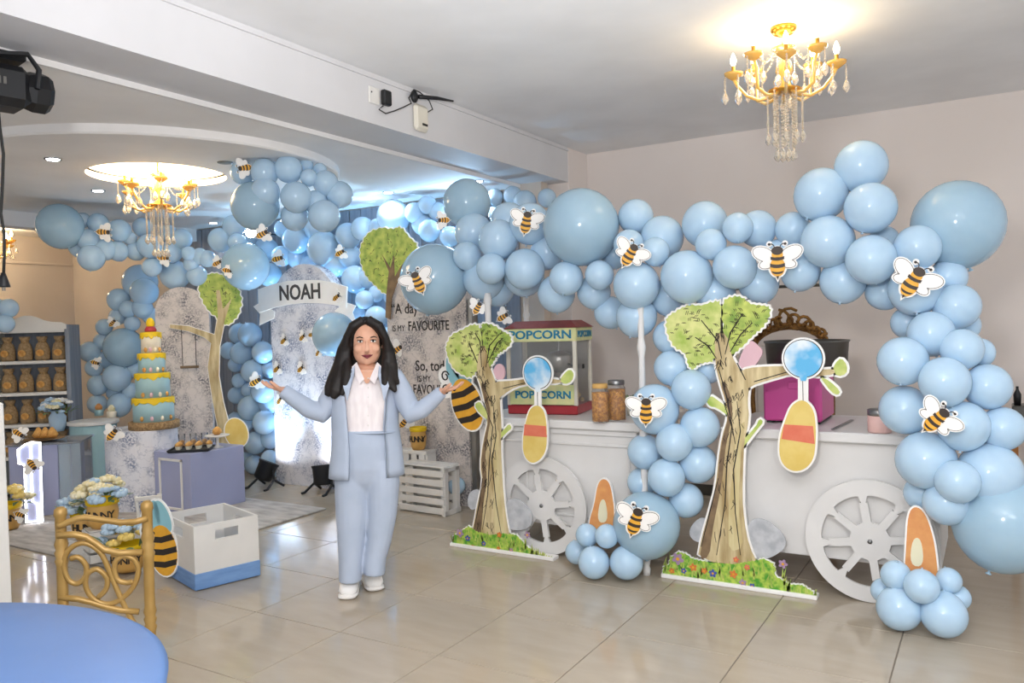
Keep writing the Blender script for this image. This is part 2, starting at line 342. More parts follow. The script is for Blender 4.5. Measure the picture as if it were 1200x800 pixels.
# ---- sockets and router on the beam
t = thing('wall_socket', 'white wall socket with a black adapter on the ceiling beam', 'socket', tuple(Xp(437, 112, -3.13)))
MB().bbox(0, .012, -.045, .05, -.05, .05, .004).build('plate', 'white', t); MB().bbox(.012, .014, -.03, -.02, .01, .02, .001).build('switch_dot', 'black', t)
MB().bbox(.012, .05, .05, .12, -.045, .045, .008).build('adapter', 'black', t)
P = Xp(490, 139, -3.13); t = thing('wireless_router', 'cream wireless router box with black antenna on the ceiling beam', 'router', tuple(P))
MB().bbox(0, .04, -.07, .07, -.085, .085, .02).build('case', 'ivory', t); MB().bbox(.04, .043, -.01, .045, -.05, -.035, .001).build('badge', 'black', t)
MB().tube([(.05, -.05, .12), (.07, .12, .145), (.08, .28, .16)], [.014, .012, .006]).build('antenna', 'black', t, smooth=True)
MB().ball((.03, -.07, .12), (.02, .03, .04)).build('antenna_joint', 'black', t, smooth=True)
pts = [Xp(x, y, -3.10) for x, y in ((449,124),(444,128),(452,133),(462,130),(472,126),(482,121),(479,115),(485,105),(492,108),(503,118),(507,128),(500,132),(492,130))]
tag(MB().tube(pts, .004, 6).build('cable', 'cable', smooth=True), 'thin cable looping from adapter to router on the beam', 'cable')
# ================================================================== carts
def cart(name, lab, x0, x1, yf, yb, zb, zt, wheel_x, panels):
    t = thing(name, lab, 'cart', ((x0+x1)/2, (yf+yb)/2, 0)); ox, oy = (x0+x1)/2, (yf+yb)/2
    X0, X1, Y0, Y1 = x0-ox, x1-ox, yf-oy, yb-oy
    MB().bbox(X0+.02, X1-.02, Y0+.02, Y1, zb, zt-.055, .004).build('body', 'gloss', t)
    MB().bbox(X0-.03, X1+.03, Y0-.02, Y1+.03, zt-.055, zt, .008).build('counter_top', 'gloss', t)
    if panels:
        for (a, c) in panels:
            m = MB(); za, zc = zb+.07, zt-.14; w_ = .018
            m.bbox(a-ox, c-ox, Y0+.008, Y0+.02, zc-w_, zc, .003); m.bbox(a-ox, c-ox, Y0+.008, Y0+.02, za, za+w_, .003)
            m.bbox(a-ox, a-ox+w_, Y0+.0085, Y0+.02, za, zc, .003); m.bbox(c-ox-w_, c-ox, Y0+.0085, Y0+.02, za, zc, .003)
            m.build('panel_moulding', 'gloss', t)
        MB().bbox(X0+.01, X1-.01, Y0+.005, Y0+.03, zt-.09, zt-.056, .004).build('cornice', 'gloss', t)
    for (sx, sy) in ((X0+.08, Y1-.08), (X1-.08, Y1-.08), (X0+.08, Y0+.12), (X1-.08, Y0+.12)):
        MB().bbox(sx-.025, sx+.025, sy-.025, sy+.025, 0, zb+.01, .004).build('foot', 'gloss', t)
    R = .318; wz = R+.002; wy = Y0-.035     # cut-out board wheel with eight holes
    m = MB(); nh, per, off, ws = 8, 16, math.radians(8), .02
    def P(r, a, y): return (wheel_x-ox+r*math.cos(a), y, wz+r*math.sin(a))
    def span(i):                      # hole limits at grid angle i of one of the eight sectors
        ph = abs((i % per)/per-.5)*2*PI/nh; g_ = PI/nh-ph
        lo = max(.098, ws/math.sin(g_)) if g_ > 1e-3 else 9; hi = .238-.022*(ph/(PI/nh))**8
        return (lo, hi) if lo < hi-.004 else (.2, .2)
    T = .018
    for s in range(nh*per):
        a0, a1 = off+2*PI*s/(nh*per), off+2*PI*(s+1)/(nh*per); (l0, h0), (l1, h1) = span(s), span(s+1)
        for y0, fl_ in ((wy, 0), (wy+T, 1)):
            for q in ([P(0, a0, y0), P(l0, a0, y0), P(l1, a1, y0)], [P(h0, a0, y0), P(R, a0, y0), P(R, a1, y0), P(h1, a1, y0)]):
                m.add(q if fl_ else q[::-1], [tuple(range(len(q)))])
        for r0, r1 in ((R, R), (l0, l1), (h0, h1)): m.add([P(r0, a0, wy), P(r1, a1, wy), P(r1, a1, wy+T), P(r0, a0, wy+T)], [(0,1,2,3)])
    wo = m.build('wheel', 'gloss', t)
    MB().lathe([(.012, 0), (.012, .006), (.004, .008)], 12).build('hub_bolt', 'chrome', wo, (wheel_x-ox, wy, wz), (PI/2, 0, 0), smooth=True)
    return t
cart('candy_cart', 'white panelled party cart carrying the popcorn machine', -3.02, -1.84, 4.47, 5.25, .19, .875, -2.50, ((-2.95, -2.62), (-2.58, -1.9)))
cart('candy_cart', 'plain white party cart carrying the magenta machine', -1.31, -.22, 4.47, 5.2, .19, .875, -.56, None)
def post(X, Y, z0, z1, lab):
    h = z1-z0; pr = [(.022, 0), (.024, .02*h), (.017, .03*h), (.026, .05*h), (.02, .08*h), (.02, .2*h), (.027, .22*h), (.018, .25*h), (.024, .5*h), (.018, .72*h), (.027, .75*h), (.018, .78*h), (.021, .95*h), (.028, .97*h), (.02, h)]
    t = MB().lathe(pr, 14).build('turned_post', 'gloss', loc=(X, Y, z0), smooth=True); return tag(t, lab, 'post', 'white turned posts of the popcorn cart')
post(-1.76, 4.36, 0, 1.78, 'white turned post behind the large bee balloon beside popcorn cart')
p = Yp(568, 400, 4.36); post(p.x, 4.41, 0, 1.70, 'white turned post behind the left tree standee')
p = Yp(598, 400, 5.12); post(-2.97, 5.12, .876, 1.78, 'white turned post standing on the counter behind the popcorn machine')

# ================================================================== popcorn machine
a = Yp(592, 486, 4.72); b2 = Yp(671, 488, 4.66); cxm = (a.x+b2.x)/2
wd = .50; dp = .36; t = thing('popcorn_machine', 'glass popcorn machine with red roof and yellow sign on cart', 'popcorn machine', (cxm+.01, 4.86, .877), math.radians(9))
hw, hd = wd/2, dp/2; H = .60
MB().bbox(-hw, hw, -hd, hd, 0, .06, .006).build('base', 'red', t)
for sx in (-1, 1):
    for sy in (-1, 1): MB().bbox(sx*hw-.013-.012*sx, sx*hw+.013-.012*sx, sy*hd-.013-.012*sy, sy*hd+.013-.012*sy, .06, H-.06, .003).build('corner_post', 'ivory', t)
fr = MB().bbox(-hw-.005, hw+.005, -hd-.006, -hd+.004, H-.11, H-.02, .003).build('sign', 'sign', t); fr['label'] = 'yellow sign reading POPCORN'
text_mesh('lettering', 'POPCORN', .078, 'signblue', fr, (0, -hd-.008, H-.066), (PI/2, 0, 0), .002, .002, 1.22)
sg = MB().bbox(hw-.004, hw+.006, -hd-.006, hd+.006, H-.11, H-.02, .003).build('side_sign', 'sign', t)
text_mesh('lettering', 'POPCORN', .06, 'signblue', sg, (hw+.008, 0, H-.066), (PI/2, 0, PI/2), .002, .002, 1.1)
pn = MB().bbox(-hw+.02, hw-.02, -hd-.006, -hd+.002, .065, .20, .003).build('lower_sign', 'sign', t)
for w_, x_ in (('POP', -.12), ('CORN', .1)): text_mesh('lettering', w_, .07, 'signblue', pn, (x_, -hd-.008, .13), (PI/2, 0, 0), .002, .002, 1.1)
r = MB().hull8([(-hw-.015,-hd-.015,H-.02),(hw+.015,-hd-.015,H-.02),(hw+.015,hd+.015,H-.02),(-hw-.015,hd+.015,H-.02),(-hw+.05,-hd+.06,H+.03),(hw-.05,-hd+.06,H+.03),(hw-.05,hd-.06,H+.03),(-hw+.05,hd-.06,H+.03)]).build('roof', 'roof', t)
for nm, bx in (('front_pane', (-hw+.014, hw-.014, -hd+.006, -hd+.010, .06, H-.1)), ('side_pane', (hw-.016, hw-.012, -hd+.014, hd-.014, .06, H-.1)), ('side_pane', (-hw+.012, -hw+.016, -hd+.014, hd-.014, .06, H-.1))):
    MB().box(*bx).build(nm, 'glass', t)
MB().box(-hw+.014, hw-.014, hd-.02, hd-.014, .06, H-.1).build('back_panel', 'steel', t)
k = MB().lathe([(.055, 0), (.085, .02), (.09, .11), (.07, .135), (.02, .15)], 20, (.06, .02, .27)).build('kettle', 'steel', t, smooth=True)
MB().tube([(.06, .02, .42), (.06, .02, H-.03)], .012).build('hanger_rod', 'chrome', k)
MB().tube([(.14, -.02, .33), (.2, -.04, .31)], .008).build('handle', 'black', k)
m = MB(); rr = random.Random(3)
for i in range(110): m.ball((rr.uniform(-hw+.04, hw-.04), rr.uniform(-hd+.04, hd-.05), .07+rr.uniform(0, .07)), rr.uniform(.012, .02), 6, 4)
struct(m.build('popcorn', 'popped', t), 'stuff')
MB().bbox(hw+.0, hw+.008, -.05, -.02, .3, .33, .002).build('door_latch', 'black', t)

# ================================================================== things on the carts
def jar(px, py, h, r, lab, fill='corn', lid='chrome', g=None):
    P = Zp(px, py, .877); t = thing('storage_jar', lab, 'jar', (P.x, P.y, .877), 0, g)
    MB().lathe([(r*.96, 0), (r, .01), (r, h*.8), (r*.85, h*.86), (r*.85, h*.9)], 20).build('glass_body', 'glass', t, smooth=True)
    MB().lathe([(r*.9, .006), (r*.93, h*.3), (r*.93, h*.76), (r*.4, h*.78)], 18).build('contents', fill, t, smooth=True)
    MB().lathe([(r*.9, h*.88), (r*.92, h*.9), (r*.92, h*.985), (r*.85, h)], 20).build('lid', lid, t, smooth=True)
    return t
jar(704, 494, .235, .052, 'jar of popcorn kernels with a coppery lid beside the popcorn machine', lid='pot', g='jars of popcorn kernels')
jar(723, 492, .25, .056, 'taller jar of popcorn kernels with grey metal lid near the post', g='jars of popcorn kernels')
P = Zp(739, 486, .877); t = thing('potted_sprig', 'small green sprig behind the kernel jars', 'plant', (P.x, P.y, .877))
MB().lathe([(.022, 0), (.028, .06), (.024, .06)], 12).build('cup', 'ivory', t, smooth=True)
for k in range(5):
    q = k*1.3; MB().tube([(0,0,.05), (.02*math.cos(q), .02*math.sin(q), .11), (.035*math.cos(q), .035*math.sin(q), .13)], [(.004,.004), (.016,.004), (.003,.002)]).build('leaf', 'green', t, smooth=True)
a = Yp(893, 500, 4.72); b2 = Yp(957, 500, 4.72)
t = thing('candy_floss_machine', 'magenta box machine with a round steel bowl on the plain cart', 'machine', ((a.x+b2.x)/2+.02, 4.92, .877))
hw = (b2.x-a.x)/2+.01
MB().bbox(-hw, hw, -.2, .2, .012, .315, .012).build('housing', 'magenta', t); 
for sx in (-1, 1): MB().bbox(sx*hw*.8-.02, sx*hw*.8+.02, -.18, .18, 0, .013, .003).build('foot', 'black', t)
m = MB().lathe([(.10, .31), (.17, .315), (.225, .32), (.235, .455), (.242, .46), (.242, .47), (.23, .47), (.222, .335), (.05, .33)], 32, (.04, .03, 0)); m.build('bowl', 'drum', t, smooth=True)
MB().bbox(-.02, .06, -.205, -.199, .2, .24, .002).build('label_plate', 'magenta', t); MB().lathe([(.02, 0), (.02, .02), (.012, .024)], 12).build('knob', 'black', t, (.1, -.2, .1), (PI/2, 0, 0))
P = Zp(1030, 507, .877); t = thing('candy_jar', 'short pink jar with a silver lid on the plain cart', 'jar', (P.x, P.y+.03, .877))
MB().lathe([(.055, 0), (.058, .006), (.058, .085), (.05, .09)], 20).build('jar_body', 'pinkj', t, smooth=True); MB().lathe([(.056, .088), (.058, .09), (.058, .118), (.05, .122)], 20).build('lid', 'chrome', t, smooth=True)
a, b2 = Zp(975, 503, .882), Zp(998, 492, .882)
tag(MB().tube([a, (a+b2)/2, b2], [(.006,.004), (.008,.004), (.012,.004)], 8, ax=(0,0,1)).build('tongs', 'chrome', smooth=True), 'slim metal tongs lying on the plain cart counter', 'tongs')
# ---- gilded throne behind the second cart
P = Yp(925, 400, 6.0); t = thing('gilded_throne', 'carved gilt throne back rising behind the magenta machine', 'throne', (P.x, 6.0, 0), 0)
w2 = .27
for sx in (-1, 1):
    MB().tube([(sx*w2, 0, 0), (sx*w2, 0, .5), (sx*w2*1.04, 0, .9), (sx*w2*.96, 0, 1.25)], [.028, .03, .026, .03]).build('stile', 'carve', t, smooth=True)
    MB().tube([(sx*w2, -.45, 0), (sx*w2, -.46, .2), (sx*w2, -.45, .45)], [.022, .03, .03]).build('leg', 'carve', t, smooth=True)
MB().bbox(-w2, w2, -.48, 0, .42, .52, .03).build('seat', 'ivory', t); MB().bbox(-w2+.03, w2-.03, -.01, .02, .6, 1.28, .01).build('back_pad', 'wall', t)
arc = [(w2*math.cos(PI*k/12), 0, 1.24+.18*math.sin(PI*k/12)) for k in range(13)]
cr = MB().tube(arc, .028).build('crest_rail', 'carve', t, smooth=True)
rr = random.Random(5)
for k in range(15):
    q = PI*(.06+.88*k/14); hgt = .035+.05*math.exp(-((q-PI/2)/.5)**2); c0 = Vector((w2*math.cos(q), -.02, 1.24+.18*math.sin(q)+hgt*.6)); sp = []
    for j in range(14):
        a = j*.55*(1 if k % 2 else -1)+k; rr_ = hgt*(1-.06*j); sp.append(c0+Vector((rr_*math.cos(a), -.01-.002*j, rr_*math.sin(a))))
    MB().tube(sp, .012, 6).build('carved_scroll', 'carve', cr, smooth=True)
# ---- small stand at the right edge
P = Yp(1203, 490, 6.1); t = thing('side_table', 'orange wooden side table cut off by the right edge', 'table', (P.x+.1, 6.1, 0))
MB().bbox(-.2, .25, -.2, .2, P.z-.05, P.z, .006).build('table_top', 'wood', t)
for sx in (-.17, .22):
    for sy in (-.17, .17): MB().bbox(sx-.02, sx+.02, sy-.02, sy+.02, 0, P.z-.05, .004).build('leg', 'wood', t)
t2 = thing('bottle_rack', 'grey rack of little dark bottles on the side table', 'rack', (P.x+.1, 6.08, P.z+.0))
MB().bbox(-.18, .2, -.1, .1, 0, .09, .006).build('tray', 'drum', t2)
for k in range(5): tag(MB().lathe([(.02, 0), (.022, .07), (.008, .10), (.008, .12)], 10).build('bottle', 'black', loc=(P.x-.05+.075*k, 6.04, P.z+.091), smooth=True), 'little dark bottle, %s from left in the grey rack' % ORD[k], 'bottle', 'little bottles in the rack')
# ================================================================== balloons
def balloon_mesh(material):
    prof = []
    for j in range(0, 15):
        t = -PI/2+PI*j/14; r = math.cos(t); z = math.sin(t)*(1.03 if t > 0 else 1.06)
        if t < 0: r *= 1-.06*(math.sin(-t))**2
        prof.append((max(r, .02), z))
    pre = [(.05, -1.14), (.06, -1.12), (.025, -1.09)]
    m = MB().lathe(pre+prof[0:], 28)
    o = m.build('balloon', material, smooth=True); me = o.data; bpy.data.objects.remove(o); return me
BM = {'bl': balloon_mesh('bl'), 'tl': balloon_mesh('tl')}
ALLB = []      # (px, py, depth, radius)
def balloons(seg, where, group, items, plane=None, k_step=.13, depth=None, floor=False):
    """items: (px, py, radius in px, layer[, material]); plane = wall-parallel Y the string hangs in, or depth = f(px)"""
    it = sorted(items, key=lambda q: q[0])
    for n, q in enumerate(it):
        x, y, r, k = q[:4]; mt = q[4] if len(q) > 4 else 'bl'
        if plane is not None: P = Yp(x, y, plane+k*k_step)
        else: P = D(x, y, depth(x)+k*k_step)
        d = dep(P); R = r/F*d
        if floor is not False and P.z-R*1.03 < .012: P.z = R*1.06+.004
        o = bpy.data.objects.new('balloon', BM[mt]); C.objects.link(o); o.location = P
        tilt = random.uniform(-.5, .5); o.rotation_euler = (random.uniform(-.5, .35), tilt, random.uniform(0, 6)) if not floor else (PI+random.uniform(-.3, .3), random.uniform(-.3, .3), 0)
        e = random.uniform(.985, 1.02); o.scale = (R*e, R*e, R*.985)
        sz = 'very large' if R > .19 else 'large' if R > .15 else 'medium' if R > .1 else 'small'
        cl = 'teal blue' if mt == 'tl' else 'pale blue'
        nn = ORD[n] if n < len(ORD) else str(n+1)
        pos = 'leftmost' if n == 0 else 'rightmost' if n == len(it)-1 else nn+' from left'
        tag(o, '%s %s balloon, %s %s' % (sz, cl, pos, where), 'balloon', group)
        ALLB.append((x, y, d, R))
GA = 'balloons of the garland over the carts'
balloons('A', 'in garland end beside quote panel', GA, [(509,327,41,-1,'tl'),(547,238,28,.3,'tl'),(555,272,22.5,0),(584,281,23.5,-1),(547.5,300,17,-1),(576,314.5,18,-1.6),(567,326,25,-.2),(581,337,22,.8),(615,315,23.5,-1),(614,323,24,.4),(621,262,24,-.6),(596,258,21,.4)], 4.5)
balloons('B', 'in garland above popcorn machine', GA, [(681,266,44.5,-1,'tl'),(641,296,20,0),(663.5,326,20,-1.2),(652,344,22,-.2),(702.5,322,17,-1.1),(696,342,19.5,0),(746,334,27,-1.1),(737,287,18,-.9),(720,300,15,.4),(745,254,20.5,0),(776,278,25,0),(768,295,17,-1),(746,371,24,-.4),(715,366,19,.5)], 4.5)
balloons('C', 'in garland above the right tree', GA, [(805,324,30.5,-1),(784,348,22,.3),(826,263,27,0),(833,286,18,-1.1),(864.5,267,18,-1),(888,268,21.5,0),(861,313,25.5,-1),(838,343,24,-.1),(889,332,23.5,0),(938,318,23,-.3),(929,269,20.5,0),(970,283,30,-1),(962,228,31,-.6),(914,300,20,.2)], 4.5)
balloons('D', 'at garland\'s top right corner', GA, [(1009,195,29.5,0),(1020,243.5,29,-.8),(1021,304,28.5,-1.1),(1036,283,18,.6),(988,329,26.5,0),(1036,342,21,.4),(1072.5,339,30,-.6),(1075,290,26,-.7),(1122,263,50.5,.6,'tl'),(1111,325,21,.3),(1121,359,26,-.5),(1091,391,26,-1.1),(1063,378,18,.3),(1130,381,18,.5)], 4.45)
balloons('E', 'in the garland\'s right column', GA, [(1127,409,23.5,-.2),(1148,413,17,.7),(1058,423,28,-.5),(1107,447,28.5,-1),(1157,453,26.5,0),(1060,480,28,0),(1129,499,28.5,-.6),(1175,502,25,0),(1085,539,33,-.5),(1160,555,36,-.2),(1122,564,24.5,-1.3),(1109,589,25.5,-.7),(1080,578,20,.2),(1178,612,57,.1,'tl')], 4.28)
balloons('F', 'in column between the two carts', GA, [(785,395,20,.5),(787,431,20.5,0),(810,456,23,-.5),(830,432,17,.5),(767,479,29,-.8),(820,500,23.5,-.3),(790,518,22,-.9),(756,529,20.5,-.3),(818,543,22.5,0),(781,559,22,-.9),(752,565,17,0),(804,586,20,0),(757.5,615,38.5,-1.1,'tl')], 4.42)
GB = 'balloons in the low clusters on the floor'
balloons('H', 'in low cluster beside left cart wheel', GB, [(688,627,13.5,0),(711,628,14,-.3),(696,659,18.8,-.5),(734,659,19.5,-.1),(676,647,13.5,.5)], 4.20, floor=True)
balloons('I', 'in low cluster at far right', GB, [(1050,674,17,0),(1080,687,19.5,-.5),(1112,680,14.5,.3),(1054,717,25,-.2),(1106,723,26,-.2),(1035,692,14,.6),(1123,700,14,.6)], 4.12, floor=True)
GC = 'balloons of the garland around the back displays'
balloons('J', 'in garland left of far chandelier', GC, [(70.5,265,26,0,'tl'),(97,258,9,.6),(115,262,12,.3),(140,270,13,0),(103,281,12.5,0),(93,289,12,.8),(107,302,15,-.3),(123,292,13,0),(138,294,12,.2),(152,279,8,.2),(167,266,11,.5),(175,288,14,-.3),(159,294,11,.4),(178,313,11,0)], depth=lambda x: 6.9+(x-70)*.0035)
balloons('K', 'in column behind the tiered cake', GC, [(164,330,20,.5),(169,342,16,-.5),(139,351,13,0),(150,362,10,-.4),(167,361,12,-.3),(177,370,10,.3),(138,371,10,.3),(155,379,9,-.2),(122,383,9.5,0),(120,400,10,.4),(145,407,22.5,-.3,'tl'),(105,412,12,0),(126,421,11,.5),(110,431,10,-.2),(137,442,16,-.4),(115,451,12,-.2),(159,433,10,.3),(135,459,10,.4),(153,458,10,.2),(114,473,11,0),(140,474,14,-.2)], depth=lambda x: 8.0)
balloons('L', 'in garland above left arch panel', GC, [(213,280,12,0),(197,274,11,.6),(201,295,13,0),(221,297,8.5,-.4),(224,309,9,0),(234,300,9.5,0),(205,322,17,.8),(231,323,12,.4),(243,303,10,0),(258,281,14,0),(274,265,13,0),(278,284,11,-.4),(288,312,27,-.9,'tl'),(188,296,10,.5)], depth=lambda x: 7.4)
balloons('M', 'in garland over the name arch', GC, [(297,276,12,.6),(331,268,10,0),(347,281,16,-.3),(330,300,12,-.2),(380,291,20,-.3),(408,276,15,0),(349,302,13,.5),(416,327,16,0),(394,308,16,.4),(316,322,14,.4),(410,300,14,.4),(372,268,15,.3),(312,292,14,.6),(364,312,13,.8)], 5.62)
balloons('N', 'in ceiling cluster by far chandelier', 'balloons of the ceiling cluster', [(284,202,14,0),(310,202,16,-.4),(338,198,16,-.3),(311,225,17,-.5),(299,241,28,0,'tl'),(362,208,10,-.3),(382,215,15,0),(347,231,18,-.6),(398,228,15.5,.2),(370,237,14,0),(380,253,18.5,-.3),(345,254,16,.2),(312,188,13,.7),(358,194,9,.6),(375,199,8,.5)], depth=lambda x: 5.25)
balloons('O', 'in back garland above quote panel', GC, [(461,254,20,0),(486,249,12,-.2),(501,240,11,0),(503,270,13,-.3),(513,248,11,.4),(527,277,12,0),(495,262,13,.3),(580,231,10,0),(601,229,11,.2),(615,237,14,0),(641,232,11,.2),(583,250,11,.3),(425,268,14,0),(443,270,14,.5),(566,236,12,.4)], 5.62)
balloons('P', 'in strip between the tall panels', GC, [(427,351,11,-.4),(441,372,13.5,-.3),(441,344,10,.3),(421,369,9,0),(449,396,14,0),(431,326,12,.4),(455,420,12,.3),(460,345,12,1)], 5.6)
balloons('Q', 'in column left of name arch', GC, [(293,392,14,-.5),(283,414,13,-.4),(268,411,10,0),(308,413,13,-.1),(280,391,12,.3),(276,427,9,.2),(296,435,13.5,-.4),(280,446,8.5,-.3),(308,458,14,-.5),(277,463,10,.2),(291,457,8.5,0),(293,478,14.5,-.3),(310,495,14,-.5),(288,497,9,-.2),(315,473,12,.3),(299,519,13,-.3),(317,514,12,.3),(275,492,9,.2),(316,537,10,-.4),(327,552,10,-.2),(298,553,11,0),(316,433,10,.4),(288,540,10,.2)], 5.62, floor=True)
balloons('R', 'in group beside the bag shelf', GC, [(10,361,11,0),(6,379,10.5,-.3),(-3,363,13,.3)], depth=lambda x: 7.2)
balloons('S', 'floating before the name arch beside the woman', GC, [(391.5,391.5,25.5,0,'tl')], 5.18)
C.objects[-1]['label'] = 'teal blue balloon in front of the name arch beside the woman'
balloons('T', 'behind', GC, [(535,569,10.5,0)], 5.24)
C.objects[-1]['label'] = 'small pale blue balloon lying behind the white crate by the quote panel'
# ---- metal arch carrying the garland
a = Yp(800, 300, 4.72); b2 = Yp(1060, 336, 4.72); z0 = Yp(930, 335, 4.72).z
t = thing('garland_frame', 'thin grey metal frame behind the garland', 'frame', (0, 0, 0))
MB().tube([(a.x, 4.74, z0), (b2.x, 4.74, z0)], .009).build('crossbar', 'drum', t)
# ================================================================== bee cut-outs
def bee_shapes():
    L = []
    L.append(('board', 'board', [ell(-.3,.13,.29,.19,18,-.45), ell(.3,.13,.29,.19,18,.45), ell(-.24,-.1,.2,.13,16,.2), ell(.24,-.1,.2,.13,16,-.2), ell(0,.1,.17,.22,18), ell(0,-.16,.21,.27,18), ell(-.17,.36,.07,.07,10), ell(.17,.36,.07,.07,10), [(-.07,-.38),(.07,-.38),(0,-.53)]], .012, 0))
    for s in (-1, 1):
        L.append(('wing', 'wing', [ell(s*.3,.13,.25,.15,20,s*.45)], .003, .0005)); L.append(('wing', 'wing', [ell(s*.23,-.1,.165,.095,16,-s*.2)], .0025, .0003))
    L.append(('wing_outline', 'ink', [], 0, 0))
    L.append(('abdomen', 'gold', [ell(0,-.17,.165,.225,22)], .004, .003)); L.append(('thorax', 'gold', [ell(0,.1,.125,.13,18)], .004, .003)); L.append(('head', 'dark', [ell(0,.2,.13,.1,18)], .004, .004))
    def band(z0, z1, rx, cz, rz):
        u = [];
        for k in range(9):
            q = -1+2*k/8; u.append((q, z0))
        def w_(z): return rx*math.sqrt(max(0, 1-((z-cz)/rz)**2))
        pts = [(w_(z0+.03*(1-abs(a)))*a, z0+.03*a*a) for a in [-1+.25*k for k in range(9)]]+[(w_(z1)*a, z1+.03*a*a) for a in [1-.25*k for k in range(9)]]
        return pts
    L.append(('stripe', 'dark', [band(-.03,.04,.15,-.0,.3)], .004, .0045)); L.append(('stripe', 'dark', [band(-.2,-.12,.165,-.17,.225)], .004, .0045)); L.append(('stripe', 'dark', [band(-.34,-.29,.165,-.17,.225)], .004, .0045))
    L.append(('stinger', 'dark', [[(-.03,-.385),(.03,-.385),(0,-.47)]], .004, .0045))
    for s in (-1, 1):
        st = [(s*.05,.28),(s*.075,.34),(s*.12,.37),(s*.16,.365),(s*.16,.345),(s*.125,.348),(s*.09,.325),(s*.068,.27)]
        L.append(('antenna', 'dark', [st, ell(s*.175,.352,.032,.03,10)], .003, .004))
    return L
BEE = bee_shapes()
def bee_part(m, polys, th, front, unit):
    for p in polys: m.slab([(x, z) for x, z in p], -(front+th)/unit*1.0, -front/unit*0+0.0)
    return m
proto = thing('bee_cutout', 'x', 'bee cutout', (0, 0, -5), 0, 'bee cut-outs on the balloons')
UNIT = .26
for nm, mt, polys, th, fr in BEE:
    m = MB()
    if nm == 'wing_outline':
        for s in (-1, 1):
            for e_ in (ell(s*.3,.13,.262,.162,22,s*.45), ell(s*.23,-.1,.177,.107,18,-s*.2)):
                m.slab([(x*UNIT, z*UNIT) for x, z in e_], -.0118-.0009, -.011)
        m.build('wing_outline', 'ink', proto)
    else:
        base = 0 if nm == 'board' else .011
        for p in polys: m.slab([(x*UNIT, z*UNIT) for x, z in p], -(base+fr+th if nm != 'board' else .0115), -base)
        m.build(nm, mt, proto)
mini = MB(); mats_ = ['board', 'wing', 'gold', 'dark']
for nm, mt, polys, th, fr in BEE:
    if nm == 'wing_outline' or not polys: continue
    mini.cm = mats_.index(mt)
    for p in polys: mini.slab([(x*UNIT, z*UNIT) for x, z in p], -(.011+fr+th if nm != 'board' else .0115), 0)
mo = mini.build('bee_cutout', mats_); mini_me = mo.data; bpy.data.objects.remove(mo)
def front_depth(x, y, dflt=None):
    best = None
    for (bx, by, d, R) in ALLB:
        rp = R/d*F; q = math.hypot(x-bx, y-by)
        if q < rp*.98:
            z = d-R*math.sqrt(1-(q/rp)**2)
            if best is None or z < best: best = z
    return best if best is not None else dflt
first = True
def bee(x, y, wpx, rot, lab, d=None, small=None, group='bee cut-outs on the balloons'):
    global first
    if d is None:
        d = min(v for v in [front_depth(x+a, y+b_, 99) for a in (-wpx*.35, 0, wpx*.35) for b_ in (-wpx*.3, 0, wpx*.3)]) - .02
    P = D(x, y, d); sc = wpx/F*d/(UNIT*1.1)
    r = Euler((0, math.radians(rot), 0)).to_matrix(); z = Matrix.Rotation(facing(P), 3, 'Z'); e = (z @ r).to_euler()
    if small is None: small = wpx < 30
    if small:
        o = bpy.data.objects.new('bee_cutout', mini_me); C.objects.link(o); o.location = P; o.rotation_euler = e; o.scale = (sc,)*3; tag(o, lab, 'bee cutout', group); return o
    if first: first = False; o = proto; o.location = P; o.rotation_euler = e; o.scale = (sc,)*3; o['label'] = lab; o['group'] = group; return o
    o = dup(proto, P, e, lab, (sc,)*3); o['group'] = group; return o
kids(proto)
for a in ((617,259,40,12,'bee cutout left of the very large pale balloon over the popcorn cart'), (739,297,43,32,'bee cutout right of the very large pale balloon over the popcorn machine'), (911,304,56,0,'upright bee cutout on the garland above the gilt throne'), (1071,328,58,32,'bee cutout on the garland below the big right corner balloon'),
          (1099,490,52,45,'bee cutout on the right hand balloon column'), (757,479,47,2,'bee cutout on balloon beside the kernel jars'), (745,608,50,18,'bee cutout on the big low balloon between the carts'), (489,329,40,-22,'bee cutout on the big balloon covering the quote panel')): bee(*a)
for a in ((519,258,21,-90,'sideways little bee left of the teal balloon by the beam'), (122,272,22,92,'little bee on the garland tail left of the far chandelier'), (192,302,20,95,'little bee on the garland just under the far chandelier'), (286,197,24,-100,'little bee on the left of the ceiling balloon cluster'),
          (308,274,22,60,'little bee beneath the ceiling balloon cluster'), (326,303,20,75,'little bee just above the top left of the name arch'), (255,308,17,60,'upper of two little bees above the left tree crown'), (267,317,17,100,'lower of two little bees above the left tree crown'), (399,296,18,60,'little bee on the garland left of the panel tree crown'),
          (300,447,22,60,'little bee on the balloon column by the woman\'s hand'), (132,378,15,40,'upper little bee on balloons behind the cake'), (112,425,15,110,'lower little bee on balloons behind the cake'), (466,409,22,55,'little bee beside the woman\'s hair on the quote panel')): bee(*a, **({'d': dep(Yp(466, 409, 5.345))} if a[0] == 466 else {}))
